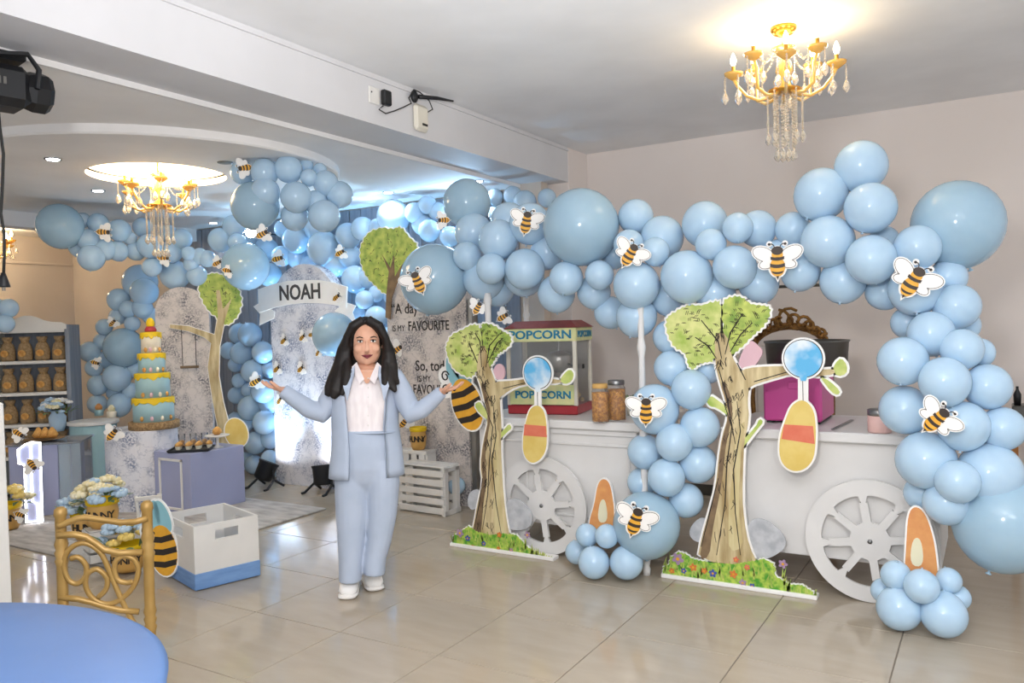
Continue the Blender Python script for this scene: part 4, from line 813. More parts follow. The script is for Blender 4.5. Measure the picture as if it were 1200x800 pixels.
# ---- flower builders and honey pots
def bouquet(par, c, r, kinds, n=22, seed=1, z=0):
    rr = random.Random(seed)
    for k in range(n):
        u, v = rr.uniform(0, 2*PI), rr.uniform(.05, 1); rad = r*math.sqrt(v)*.95; p = Vector((c[0]+rad*math.cos(u), c[1]+rad*math.sin(u), c[2]+r*.75*math.sqrt(max(0, 1-v))+rr.uniform(-.01, .02))); s = r*rr.uniform(.2, .34)
        m = MB(); 
        for j in range(6):
            a = 2*PI*j/6+u; m.ball(p+Vector((s*.55*math.cos(a), s*.55*math.sin(a), 0)), (s*.5, s*.5, s*.4), 6, 4)
        m.ball(p+Vector((0, 0, s*.2)), s*.4, 6, 4); m.build('blossom', kinds[k % len(kinds)], par, smooth=True)
    for k in range(12):
        u = 2*PI*k/12+rr.random(); b_ = Vector((c[0]+r*.7*math.cos(u), c[1]+r*.7*math.sin(u), c[2])); e_ = b_+Vector((r*.5*math.cos(u), r*.5*math.sin(u), rr.uniform(-.01, r*.5)))
        MB().tube([b_, (b_+e_)/2+Vector((0,0,.01)), e_], [(.004,.003), (r*.14,.003), (.003,.002)], 6, ax=(0,0,1)).build('leaf', 'green', par)
def honey_pot(lab, P, r, h, flowers=None, seed=1, word='HUNNY', turn=0.0):
    t = thing('honey_pot', lab, 'pot', P, facing(P)+turn, 'yellow rimmed honey pots')
    MB().lathe([(r*.72, 0), (r*.9, h*.15), (r*1.02, h*.5), (r*.95, h*.82), (r*.95, h*.84)], 24).build('pot_body', 'pot', t, smooth=True)
    MB().lathe([(r*.9, h*.8), (r*1.06, h*.82), (r*1.08, h*.97), (r*1.0, h), (r*.9, h*.98), (r*.85, h*.85)], 24).build('rim', 'rim', t, smooth=True)
    for k, ch in enumerate(word):
        a = (k-(len(word)-1)/2)*.42; text_mesh('lettering', ch, h*.36, 'ink', t, (r*1.03*math.sin(a), -r*1.03*math.cos(a), h*.48), (PI/2, 0, a), .002, .001)
    if flowers:
        f = thing('flower_bunch', lab.replace('honey pot', 'bunch of flowers').replace('yellow rimmed', 'small'), 'flowers', Vector(P)+Vector((0, 0, h*.86)), 0, 'flower bunches in pots'); f['label'] = flowers[0]; bouquet(f, (0, 0, .02), r*1.65, flowers[1], n=34, seed=seed)
    return t
cP = D(122, 640, 5.25); t = thing('mini_crate', 'little white slatted crate among the honey pots', 'crate', (cP.x, cP.y, .017), facing(cP)+.25)
for k in range(3): MB().bbox(-.11, .11, -.085, -.075, .005+.072*k, .06+.072*k, .003).build('slat', 'white', t); MB().bbox(-.11, .11, .075, .085, .005+.072*k, .06+.072*k, .003).build('slat', 'white', t); MB().bbox(-.11, -.10, -.085, .085, .0055+.072*k, .0595+.072*k, .003).build('slat', 'white', t); MB().bbox(.10, .11, -.085, .085, .0055+.072*k, .0595+.072*k, .003).build('slat', 'white', t)
MB().bbox(-.1, .1, -.075, .075, .205, .213, .002).build('lid_board', 'white', t)
honey_pot('yellow rimmed honey pot standing on the little white crate', (cP.x, cP.y, .231), .095, .19, ('bunch of ivory hydrangeas in pot on the little crate', ['rose', 'rose', 'bluefl']), 3, turn=-.3)
P = D(104, 640, 5.45); honey_pot('yellow rimmed honey pot half hidden behind the gold chair back', (P.x, P.y, .11), .1, .19, ('blue and ivory bouquet behind the gold chair back', ['bluefl', 'rose', 'bluefl']), 5)
bx_ = tag(MB().bbox(-.09, .09, -.09, .09, 0, .092, .004).build('plinth_block', 'white', loc=(P.x, P.y, .017)), 'low white block under the half hidden honey pot', 'block')
P = D(150, 640, 5.0); honey_pot('yellow rimmed honey pot on the rug seen through gold chair post', (P.x, P.y, .017), .1, .17, ('blue and yellow posy beside the gold chair post', ['bluefl', 'bluefl', 'honey']), 7, turn=-.25)
P = D(8, 600, 6.15); P.z = .017; honey_pot('yellow rimmed honey pot at the left picture edge', P, .1, .2, ('yellow and white posy at the left picture edge', ['rose', 'honey', 'bluefl']), 9)
# ---- things on the lilac cabinet
P = Zp(68, 505, .616); t = thing('flower_vase', 'white vase holding pale blue and ivory roses on the cabinet', 'vase', (P.x, P.y, .617)); MB().lathe([(.05, 0), (.065, .04), (.075, .13), (.05, .17), (.055, .19), (.045, .19)], 20).build('vase_body', 'bluefl', t, smooth=True)
f = thing('flower_bunch', 'pale blue and ivory rose bouquet in the white vase', 'flowers', (P.x, P.y, .79), 0, 'flower bunches in pots'); bouquet(f, (0, 0, 0), .15, ['bluefl', 'rose', 'bluefl', 'wing'], 24, 2)
P = Zp(52, 516, .616); t = thing('dessert_plate', 'round golden plate of pastry on the cabinet', 'plate', (P.x, P.y, .617)); MB().lathe([(.05, 0), (.15, .015), (.16, .02), (.15, .02), (.05, .006)], 24).build('plate', 'wicker', t, smooth=True)
for k in range(3): tag(MB().lathe([(.03, 0), (.05, .025), (.03, .06), (.008, .09)], 10).build('pastry', 'pastry', loc=(P.x-.05+.05*k, P.y-.02+.03*k, .638), smooth=True), 'golden pastry, %s on the round plate' % ('leftmost', 'middle', 'rightmost')[k], 'pastry', 'pastries on the golden plate')
P = Zp(24, 503, .616); t = tag(MB().lathe([(.06, 0), (.14, .012), (.15, .018), (.14, .018), (.06, .006)], 24).build('dessert_plate', 'black', loc=(P.x, P.y, .617), smooth=True), 'black round plate at the left of the cabinet top', 'plate')
for k, (x, y) in enumerate(((116, 487), (131, 489))):
    P = Zp(x, y, .695); o = thing('cake_jar', ('small iced jar with orange topper on blue plinth', 'small cream iced cake on blue plinth')[k], 'dessert', (P.x, P.y, .696)); MB().lathe([(.04, 0), (.045, .05), (.04, .06)], 14).build('jar', ('cakeb', 'cakew')[k], o, smooth=True); MB().lathe([(.03, .06), (.034, .09), (.012, .12)], 12).build('topper', ('orange', 'rose')[k], o, smooth=True)
# ---- white shelf with burlap bags
PS = D(45, 500, 7.55); rz = facing(PS)-math.radians(21); W = .33; t = thing('bag_shelf', 'tall white shelf unit full of burlap bags', 'shelf', (PS.x, PS.y, 0), rz)
for sx in (-1, 1): MB().bbox(sx*W-.02, sx*W+.02, -.14, .14, 0, 1.60, .004).build('side_panel', 'plank' if sx > 0 else 'white', t)
MB().box(-W, W, .125, .14, 0, 1.6).build('back_board', 'plank', t)
zs = [.08, .38, .68, .975, 1.27, 1.56]
for z_ in zs: MB().bbox(-W+.02, W-.02, -.14, .125, z_-.03, z_, .004).build('shelf_board', 'white', t)
MB().slab(smooth_poly([(-W, 1.54), (W, 1.54), (W, 1.62), (W*.5, 1.63), (.05, 1.69), (-.05, 1.69), (-W*.5, 1.63), (-W, 1.62)], 1), -.15, -.13).build('crest', 'white', t)
bm0 = MB().lathe([(.055, 0), (.068, .02), (.066, .10), (.05, .155), (.03, .175), (.045, .2), (.05, .225), (.04, .225)], 14, (0, 0, 0), 1, .75); bag0 = None
ux = Vector((math.cos(rz), math.sin(rz), 0)); uy = Vector((-math.sin(rz), math.cos(rz), 0))
for r_, z_ in enumerate((1.27, .975, .68, .38)):
    for k in range(4):
        loc = Vector((PS.x, PS.y, 0))+ux*(-.225+.15*k)+uy*(-.03)+Vector((0, 0, z_+.001))
        lb = 'burlap favour bag, %s from left on the %s shelf' % (ORD[k], ('top', 'second', 'third', 'fourth')[r_])
        if bag0 is None:
            bag0 = thing('burlap_bag', lb, 'bag', loc, rz+random.uniform(-.2, .2), 'burlap bags on the shelf'); bm0.build('sack', 'burlap', bag0, smooth=True); MB().lathe([(.034, .168), (.037, .175), (.034, .182)], 12, (0,0,0), 1, .8).build('tie', 'wicker', bag0, smooth=True)
            MB().slab(ell(0, .07, .035, .032, 14), -.056, -.046).build('badge', 'pastry', bag0)
        else: dup(bag0, loc, (0, 0, rz+random.uniform(-.25, .25)), lb)
# ---- crates by the quote panel with a pot
t = thing('slatted_crate', 'white slatted crate on its side in front of the quote panel', 'crate', (-3.92, 5.11, 0), math.radians(-3))
for k in range(5): MB().bbox(-.24, .24, -.105, -.093, .012+.073*k, .062+.073*k, .003).build('slat', 'white', t); MB().bbox(-.24, .24, .093, .105, .012+.073*k, .062+.073*k, .003).build('slat', 'white', t)
for sx in (-1, 1):
    for sy in (-1, 1): MB().bbox(sx*.225-.022, sx*.225+.022, sy*.07-.023, sy*.07+.023, 0, .375, .003).build('corner_post', 'white', t)
    MB().bbox(sx*.235-.012, sx*.235+.012, -.105, .105, .34, .378, .003).build('end_rail', 'white', t); MB().bbox(sx*.235-.012, sx*.235+.012, -.105, .105, 0, .04, .003).build('end_rail', 'white', t)
for k in range(2): MB().bbox(-.24, .24, -.1+.11*k, -.01+.11*k, .376, .388, .003).build('top_slat', 'white', t)
t = thing('slatted_crate', 'upright white slatted crate behind the other, under the honey pot', 'crate', (-4.22, 5.275, 0))
for k in range(5): MB().bbox(-.2+.082*k, -.14+.082*k, -.065, -.055, .02, .45, .003).build('slat', 'white', t)
for z_ in (.0, .43): MB().bbox(-.21, .21, -.07, .07, z_, z_+.03, .003).build('rail', 'white', t)
for sx in (-1, 1): MB().bbox(sx*.2-.012, sx*.2+.012, -.055, .065, .03, .43, .003).build('end_board', 'white', t)
P = Zp(476, 537, .46); honey_pot('yellow rimmed honey pot on the crate behind the woman', (-4.14, 5.275, .461), .068, .19, None, turn=-.2)
bee(474, 494, 22, 40, 'little bee sticking up from the honey pot behind the woman', d=6.6, small=True)
for (x, y, w_, rr_, lb) in ((560,360,24,30,'striped bee hanging left of the popcorn machine roof'), (590,371,22,60,'striped bee at the popcorn machine roof corner')): bee(x, y, w_, rr_, lb, d=dep(Yp(x, y, 4.375 if x < 580 else 4.655)), small=True)
# ---- stage lights on the floor and pink box
def par_can(lab, P, aim, energy, col):
    t = thing('floor_uplighter', lab, 'stage light', (P.x, P.y, 0)); 
    v = (Vector(aim)-Vector((P.x, P.y, .16))).normalized(); q = v.to_track_quat('Z', 'Y').to_euler()
    c = MB().lathe([(.07, -.09), (.085, -.07), (.09, .06), (.1, .08), (.1, .09), (.08, .09), (.075, .06)], 20).build('can', 'black', t, (0, 0, .16), q, smooth=True); MB().lathe([(.074, .062), (.074, .066)], 20).build('lens', 'down', c)
    for sx in (-1, 1): MB().tube([(sx*.1, 0, .16), (sx*.11, 0, .08), (sx*.13, -.1, .012), (sx*.13, -.14, .008)], .012, 6).build('bracket_leg', 'black', t); MB().tube([(sx*.11, 0, .08), (sx*.13, .1, .01)], .012, 6).build('bracket_leg', 'black', t)
    MB().tube([(-.1, 0, .16), (-.11, 0, .17), (.11, 0, .17), (.1, 0, .16)], .006, 6).build('yoke', 'black', t)
    l = lamp('uplighter_beam', 'SPOT', Vector((P.x, P.y, .16))+v*.1, energy, col, .05, target=aim, spot=math.radians(75), blend=.8)
P = Zp(312, 571); par_can('black stage light on the floor below the balloon column', P, (P.x+.35, 5.9, 1.8), 40, (.55, .78, 1))
P = Zp(379, 577); par_can('black stage light at the foot of the name arch', P, (-5.45, 5.42, 1.35), 34, (.72, .85, 1))
P = Zp(344, 562); tag(MB().bbox(-.1, .1, -.06, .06, 0, .13, .004).build('gift_box', 'pinkbox', loc=(P.x, P.y+.03, 0)), 'small pink box on the floor at the foot of the name arch', 'box')
# ---- white crate with blue base in the foreground
t = thing('toy_box', 'open white wooden box with blue base and handle holes', 'box', (-4.14, 3.19, 0), math.radians(-16.3)); w_, d_, h_ = .25, .195, .375
def panel(nm, x0, x1, y0, y1, hole, ax):
    m = MB(); m.box(x0, x1, y0, y1, .10, h_-.095); m.box(x0, x1, y0, y1, h_-.04, h_)
    if ax == 'x': m.box(x0, -hole, y0, y1, h_-.095, h_-.04); m.box(hole, x1, y0, y1, h_-.095, h_-.04)
    else: m.box(x0, x1, y0, -hole, h_-.095, h_-.04); m.box(x0, x1, hole, y1, h_-.095, h_-.04)
    m.build(nm, 'white', t)
panel('side_board', -w_, w_, -d_, -d_+.014, .08, 'x'); panel('side_board', -w_, w_, d_-.014, d_, .08, 'x'); panel('end_board', -w_, -w_+.014, -d_+.014, d_-.014, .07, 'y'); panel('end_board', w_-.014, w_, -d_+.014, d_-.014, .07, 'y')
MB().bbox(-w_-.004, w_+.004, -d_-.004, d_+.004, .005, .10, .004).build('blue_base', 'bluep', t)
R_ = Matrix.Rotation(math.radians(-16.3), 4, 'Z'); q = R_ @ Vector((-.09, -d_-.02, 0)); big_bee('large striped bee board on the front of the white toy box', (-4.14+q.x-.02, 3.19+q.y-.03, .185), math.radians(14), 0, .84, math.radians(8))
# ---- small white easel
P = D(176, 600, 5.7); t = thing('white_easel', 'narrow white wooden easel frame beside the lilac pedestal', 'easel', (P.x, P.y, .017), facing(P))
MB().tube([(-.06, 0, 0), (-.09, .05, .32)], .012, 6).build('leg', 'white', t); MB().tube([(.09, 0, 0), (.06, .05, .32)], .012, 6).build('leg', 'white', t); MB().bbox(-.1, .08, .03, .055, .28, .31, .003).build('rail', 'white', t)
# ================================================================== table and chair in the foreground
t = thing('round_table', 'round table under a blue satin cloth in the foreground', 'table', (-2.05, .5, 0)); MB().lathe([(.74, .725), (.74, .745)], 40).build('table_top', 'wood', t); MB().lathe([(.25, 0), (.25, .02), (.04, .04), (.04, .725)], 24).build('pedestal', 'drum', t)
m = MB(); n = 96; vs = []; fs = []; prof = [(0.0, .752), (.3, .752), (.6, .752), (.74, .752), (.757, .745), (.765, .72), (.775, .5), (.79, .25), (.80, .02)]
for j, (r, z) in enumerate(prof):
    for k in range(n):
        a = 2*PI*k/n; f = 0 if j < 5 else (j-4)*.016*math.sin(11*a+1.3*math.sin(3*a)); vs.append(((r+f)*math.cos(a), (r+f)*math.sin(a), z))
for j in range(len(prof)-1):
    for k in range(n): fs.append((j*n+k, j*n+(k+1) % n, (j+1)*n+(k+1) % n, (j+1)*n+k))
m.add(vs, fs); tag(m.build('tablecloth', 'cloth', loc=(-2.05, .5, 0), smooth=True), 'blue satin cloth draped over the foreground round table', 'tablecloth')
A_, B_ = D(67.5, 610, 2.70), D(170, 605, 2.76); mid = (A_+B_)/2; rz = math.atan2(B_.y-A_.y, B_.x-A_.x); hw = (B_-A_).length/2
t = thing('gold_chair', 'gold painted chair with scrolled back behind the blue table', 'chair', (mid.x, mid.y, 0), rz)
ztop = mid.z+.045
def turned(h): return [(.015, 0), (.017, .2*h), (.018, .5*h), (.022, .52*h), (.017, .53*h), (.022, .55*h), (.017, .56*h), (.022, .58*h), (.018, .6*h), (.018, .78*h), (.023, .8*h), (.018, .81*h), (.023, .83*h), (.018, .84*h), (.023, .86*h), (.018, .88*h), (.018, .96*h), (.022, .97*h), (.02, .99*h), (.01, h)]
for sx in (-1, 1):
    MB().lathe(turned(ztop+.0), 14).build('back_post', 'gp', t, (sx*hw, 0, 0), (math.radians(-2), 0, 0), smooth=True)
    MB().lathe([(.013, 0), (.017, .2), (.014, .22), (.018, .38), (.016, .402)], 12).build('front_leg', 'gp', t, (sx*hw, -.38, 0), smooth=True)
MB().bbox(-hw-.03, hw+.03, -.39, .03, .40, .432, .012).build('seat', 'gp', t); MB().bbox(-hw-.01, hw+.01, -.37, 0, .433, .452, .009).build('seat_pad', 'white', t)
def rail(pts, r=.011): MB().tube([(x, .012, z) for x, z in pts], r, 8).build('back_rail', 'gp', t, smooth=True)
def CV(px): return [(x, z) for x, z in VP(px, mid, rz)]
rail(CV([(66,617),(71,616),(80,612),(90,608),(100,607),(120,610),(140,613),(158,612),(172,608)])); rail(CV([(66,628),(86,627),(100,630),(112,638),(121,645),(139,649),(166,648)]), .012); rail(CV([(68,701),(90,703),(106,707),(119,711),(140,716),(162,718)]))
def scroll(px):
    p = [Vector(q) for q in CV(px)]; out = []
    for i in range(len(p)-1):            # rounded through the traced points
        a, b_, c, d_ = p[max(i-1, 0)], p[i], p[i+1], p[min(i+2, len(p)-1)]
        for k in range(3):
            u = k/3; out.append(.5*((2*b_)+(c-a)*u+(2*a-5*b_+4*c-d_)*u*u+(3*b_-a-3*c+d_)*u**3))
    out.append(p[-1]); MB().tube([(q.x, .014, q.y) for q in out], .0095, 8, ax=(0, 1, 0)).build('back_scroll', 'gp', t, smooth=True)
scroll([(81,656),(90,654),(99,663),(99,676),(90,685),(79,681),(73,665),(76.5,649),(88,639),(101,638),(115,647),(124,663),(135,690),(146,714),(157.5,735)])
scroll([(113.6,701),(122.6,692),(124,678.5),(112.5,668),(101,674),(99,687.5),(106,701),(121.5,709),(137,705.5),(151,694),(158.6,681),(161,667),(155,656),(144,652.6),(135,658),(133,669.5),(137,681),(148.5,684),(155,682)])
rail([(-hw, .22), (hw, .22)], .01)
# ================================================================== the woman
DW = 4.45; BASE = Vector(((Zp(407,703)+Zp(440,693))/2)); BASE.z = 0
DW = dep(BASE); RZ = facing(BASE); _Ri = Matrix.Rotation(-RZ, 3, 'Z'); PXM = DW/F
def WL(px, py, dy=0.0): return _Ri @ (D(px, py, DW+dy)-BASE)
wom = thing('person', 'woman in pale blue trouser suit and white shirt, arms spread, palms up', 'person', BASE, RZ)
def fuse(name, m, material, parent, voxel, smooth=3):
    """weld overlapping lofts into one continuous skin"""
    o = m.build(name, material, None); md = o.modifiers.new('r', 'REMESH'); md.mode = 'VOXEL'; md.voxel_size = voxel
    s = o.modifiers.new('s', 'SMOOTH'); s.iterations = smooth; s.factor = .5
    dg = bpy.context.evaluated_depsgraph_get(); me = bpy.data.meshes.new_from_object(o.evaluated_get(dg)); old = o.data; o.modifiers.clear(); o.data = me; bpy.data.meshes.remove(old)
    me.polygons.foreach_set('use_smooth', [True]*len(me.polygons)); me.name = name; o.parent = parent; return o
Yx = (0, 1, 0)
def chain(m, pts, n=16):   # pts: (px, py, dy, half-width px, half-depth m)
    m.tube([WL(a, b, c) for a, b, c, _, _ in pts], [(w_*PXM, d_) for *_, w_, d_ in pts], n, ax=Yx)
# --- body (skin)
m = MB()
hc = WL(429.5, 401, 0.0)
m.ball(hc+1.12*Vector((0, .015, .012)), (.083, .098, .115), 20, 14)                       # skull
m.ball(hc+1.12*Vector((0, -.012, -.045)), (.075, .075, .08), 18, 12)                  # jaw and cheeks
m.ball(hc+1.12*Vector((0, -.045, -.088)), (.03, .028, .027), 12, 8)                    # chin
m.tube([hc+1.12*Vector((0, -.083, .008)), hc+1.12*Vector((0, -.096, -.022)), hc+1.12*Vector((0, -.101, -.036)), hc+1.12*Vector((0, -.08, -.046))], [.008, .010, .014, .010], 8)   # nose
for s in (-1, 1):
    m.ball(hc+1.12*Vector((s*.036, -.058, -.03)), (.031, .026, .028), 10, 8); m.ball(hc+1.12*Vector((s*.076, .012, -.008)), (.010, .018, .03), 8, 8)
    m.ball(hc+1.12*Vector((s*.031, -.068, .02)), (.022, .016, .009), 8, 6)              # brow ridge
chain(m, [(429.5,414,.03,11,.05),(429.5,428,.025,11,.052),(430,436,.02,16,.06)])
chain(m, [(430,432,.02,24,.07),(430,445,.02,34,.085),(430,470,.01,31,.09),(430,500,.01,28,.085),(430,525,.01,33,.1),(431,552,.01,34,.1)])
for pts in ([(417,548,.01,18,.08),(414,600,.01,13,.062),(410,640,.02,10,.05),(409,672,.02,6,.03)], [(446,548,.01,18,.08),(447,600,.02,13,.062),(442,640,.02,10,.05),(439,664,.02,6,.03)],
            [(402,440,.02,11,.05),(392,462,.02,9.5,.045),(381,482,.0,8,.04),(356,472,-.03,7,.034),(331,456.5,-.06,5,.022)], [(460,440,.02,11,.05),(471,463,.02,9.5,.045),(481,484,.0,8,.04),(501,472,-.03,7,.034),(519,458,-.06,5,.022)]): chain(m, pts, 12)
def hand(w_, knuck, up, out):
    """palm-up hand: wrist, knuckle centre, unit across vector"""
    a, b = WL(*w_), WL(*knuck); f = (b-a).normalized(); ac = Vector((0, 1, 0)); ac = (ac-f*ac.dot(f)).normalized(); nz = f.cross(ac); nz = nz if nz.z > 0 else -nz
    m.tube([a-f*.012, a+(b-a)*.4, b], [(.017, .022), (.014, .036), (.012, .040)], 12, ax=ac)
    for k, L in enumerate((.062, .072, .068, .05)):
        o = (k-1.5)*.0205; p0 = b+ac*o*.95-f*.008; p1 = b+ac*(o*1.1)+f*(L*.45)+nz*.003; p2 = b+ac*(o*1.18)+f*(L*.78)+nz*.012; p3 = b+ac*(o*1.22)+f*L+nz*.022
        m.tube([p0, p1, p2, p3], [.0095, .009, .0082, .0066], 8)
    p0 = a+f*.02-ac*.024; m.tube([p0, p0-ac*.022+f*.018+nz*.012, p0-ac*.03+f*.042+nz*.026, p0-ac*.032+f*.062+nz*.034], [.013, .0115, .0098, .0078], 8)
hand((332,456.5,-.06), (320.5,454,-.075), 1, -1); hand((518,458,-.06), (530.5,455,-.075), 1, 1)
body = fuse('body', m, 'skin', wom, .0052, 2)
# --- face details
for s in (-1, 1):
    e = hc+1.12*Vector((s*.031, -.0745, .006)); MB().ball(e, (.0145, .008, .0068), 12, 8).build('eye', 'eyew', wom, smooth=True)
    MB().ball(e+Vector((0, -.0052, .0005)), (.0064, .004, .0064), 10, 8).build('iris', 'iris', wom, smooth=True)
    MB().tube([e+Vector((-.016, -.003, .004)), e+Vector((0, -.0085, .0085)), e+Vector((.016, -.003, .004))], [.0015, .0025, .0015], 6).build('eyelash', 'iris', wom)
    MB().tube([e+Vector((-s*.014, -.008, .021)), e+Vector((s*.004, -.009, .026)), e+Vector((s*.021, .002, .02))], [(.003,.003), (.0036,.003), (.0015,.002)], 6).build('eyebrow', 'hair', wom)
lp = hc+1.12*Vector((0, -.081, -.066)); lips = MB(); lips.tube([lp+Vector((-.030, .014, .005)), lp+Vector((-.010, -.003, .004)), lp+Vector((0, -.006, .002)), lp+Vector((.010, -.003, .004)), lp+Vector((.030, .014, .005))], [.002, .0055, .005, .0055, .002], 8); lips.tube([lp+Vector((-.027, .014, .003)), lp+Vector((0, -.004, -.008)), lp+Vector((.027, .014, .003))], [.002, .0066, .002], 8); lips.build('lips', 'lip', wom, smooth=True)
# --- shirt, trousers
m = MB(); chain(m, [(430,437.5,.016,20,.066),(430,441,.012,28,.084),(430,446,.012,33,.094),(430,470,.0,32,.1),(430,500,.0,29.5,.095),(430,512,.0,31,.1)], 20);
sh = fuse('shirt', m, 'shirt', wom, .008, 2)
for k in range(6): MB().ball(WL(431.5, 443+k*11, -.104-(.003 if k > 1 else 0)), (.004, .003, .004), 8, 6).build('button', 'sole', sh)
for s in (-1, 1): MB().hull8([WL(430+s*3,444,-.094), WL(430+s*12,426,-.018), WL(430+s*17,431,-.03), WL(430+s*9,450,-.106), WL(430+s*3,444,-.102), WL(430+s*12,424,-.026), WL(430+s*18,430,-.04), WL(430+s*9,450,-.114)]).build('collar', 'shirt', sh)
MB().add([WL(421,436,-.062), WL(439,436,-.062), WL(431.5,449,-.106), WL(428.5,449,-.106)], [(0,3,2,1)]).build('neckline', 'skin', sh)
m = MB(); chain(m, [(430,503,.0,31,.103),(430,520,.0,36,.115),(431,545,.01,38,.118),(431,562,.012,36,.095),(431,578,.015,28,.05)], 22)
chain(m, [(416,540,.01,20,.1),(413,565,.005,21,.1),(413,600,.0,19.5,.085),(412,630,.0,16.5,.078),(411,655,.0,14,.074),(410.5,670,.0,13.3,.076),(410.5,680,.0,13.3,.076)], 18); chain(m, [(446,540,.01,20,.1),(449,565,.01,19.5,.1),(448,600,.01,17.5,.085),(445,630,.01,14.5,.078),(440,652,.01,12.8,.074),(439,664,.01,12.5,.076),(438.7,672,.01,12.5,.076)], 18)
tr = fuse('trousers', m, 'suit', wom, .009, 2)
MB().tube([WL(430.5+31*math.cos(a)*1.02, 505, 0)+Vector((0, -.106*math.sin(a), 0)) for a in [2*PI*k/24 for k in range(24)]], [(.012,.004)]*24, 6, closed=True).build('waistband', 'suit', tr)
# --- blazer: open shell with sleeves
m = MB(); rows = [(429,.014,16,.066,62),(434,.014,26,.082,56),(441,.014,37,.098,50),(452,.01,40,.112,42),(470,.005,39,.118,37),(500,.0,39,.118,33),(525,.0,41,.126,31),(548,.0,43.5,.132,30),(557,.0,44,.133,30)]
vs = []; n = 40
for (py, dy, hw_, hd_, op) in rows:
    for q, off in ((0, 1.0), (1, .93)):
        for k in range(n):
            # angle measured from the front, opening +-op degrees on either side
            a = math.radians(op)+(2*PI-2*math.radians(op))*k/(n-1); cxp = 428+(2 if py > 520 else 0)
            sx_ = -math.sin(a)*hw_*PXM*off; sy_ = -math.cos(a)*hd_*off; c = WL(cxp, py, dy); vs.append(c+Vector((sx_, sy_, 0)))
R2 = 2*n; fs = []
for j in range(len(rows)-1):
    for k in range(n-1):
        fs.append((j*R2+k, j*R2+k+1, (j+1)*R2+k+1, (j+1)*R2+k)); fs.append((j*R2+n+k+1, j*R2+n+k, (j+1)*R2+n+k, (j+1)*R2+n+k+1))
    for k in (0, n-1): fs.append((j*R2+k, (j+1)*R2+k, (j+1)*R2+n+k, j*R2+n+k))
for k in range(n-1): j = len(rows)-1; fs.append((j*R2+k, j*R2+k+1, j*R2+n+k+1, j*R2+n+k)); fs.append((k+1, k, n+k, n+k+1))
m.add(vs, fs)
bz = m.build('blazer', 'suit', wom, smooth=True)
m = MB(); chain(m, [(409,434,.015,8,.05),(401,441,.015,12,.068),(394,456,.012,13,.07),(384,474,.0,13.5,.066),(377,484,-.01,12.5,.06),(362,479,-.03,11,.052),(345,467,-.045,9.5,.046),(331,457,-.06,8,.04)], 16)
fuse('sleeve', m, 'suit', bz, .008, 3)
m = MB(); chain(m, [(452,434,.015,8,.05),(461,441,.015,12,.068),(470,458,.012,13,.07),(478,475,.0,13,.066),(482,485,-.01,12,.06),(494,480,-.03,10.5,.052),(507,469,-.045,9,.046),(518,458.5,-.06,7.5,.04)], 16)
fuse('sleeve', m, 'suit', bz, .008, 3)
for s, pts in ((-1, [(416,428),(408,436),(402,452),(407,470),(410,455),(415,440)]), (1, [(444,428),(451,436),(456,452),(450,470),(447,455),(443,440)])):
    ys = [-.045, -.075, -.118, -.122, -.122, -.1]; f_ = [WL(a, b, y) for (a, b), y in zip(pts, ys)]; MB().add(f_+[p+Vector((0, -.007, 0)) for p in f_], [tuple(range(6)), tuple(range(11, 5, -1))]+[(i, (i+1) % 6, (i+1) % 6+6, i+6) for i in range(6)]).build('lapel', 'suit', bz)
# --- hair
m = MB(); m.ball(hc+Vector((0, .042, .028)), (.106, .104, .118), 22, 16)
chain(m, [(429,384,.05,17,.06),(429,405,.07,21,.06),(428,430,.075,23,.055),(427,455,.085,20,.04)], 18)
def lock(pts): chain(m, pts, 12)
lock([(426,375,-.035,6,.03),(414,382,-.045,6,.03),(407,395,-.03,5,.03),(404,412,-.01,7,.035),(402,430,-.03,9.5,.03),(399,446,-.075,10,.026),(394,458,-.10,8,.022),(390,467,-.108,3,.012)])
lock([(409,392,-.01,5,.03),(402,410,.0,7,.04),(398,428,-.02,8,.035),(392,444,-.06,8.5,.026),(387,456,-.085,7.5,.022),(383,464,-.09,3,.012)])
lock([(409,400,-.02,3.5,.02),(407,420,-.02,5,.025),(407,438,-.075,6,.022),(405,452,-.108,5,.016),(400,463,-.115,2.5,.01)])
lock([(431,375,-.035,6,.03),(444,382,-.045,6,.03),(452,396,-.03,4.5,.03),(455,413,-.01,6,.035),(456,430,-.03,7,.03),(457,444,-.075,7,.024),(460,453,-.10,5,.018),(464,459,-.108,2,.01)])
lock([(450,392,-.01,4,.03),(457,410,.0,5.5,.035),(460,428,-.02,6,.03),(462,442,-.06,5,.02),(467,450,-.08,2,.01)])
lock([(451,402,-.02,3,.02),(452,420,-.02,4.5,.022),(451,437,-.075,5,.02),(451,449,-.108,4,.014),(454,457,-.112,2,.01)])
fuse('hair', m, 'hair', wom, .006, 1)
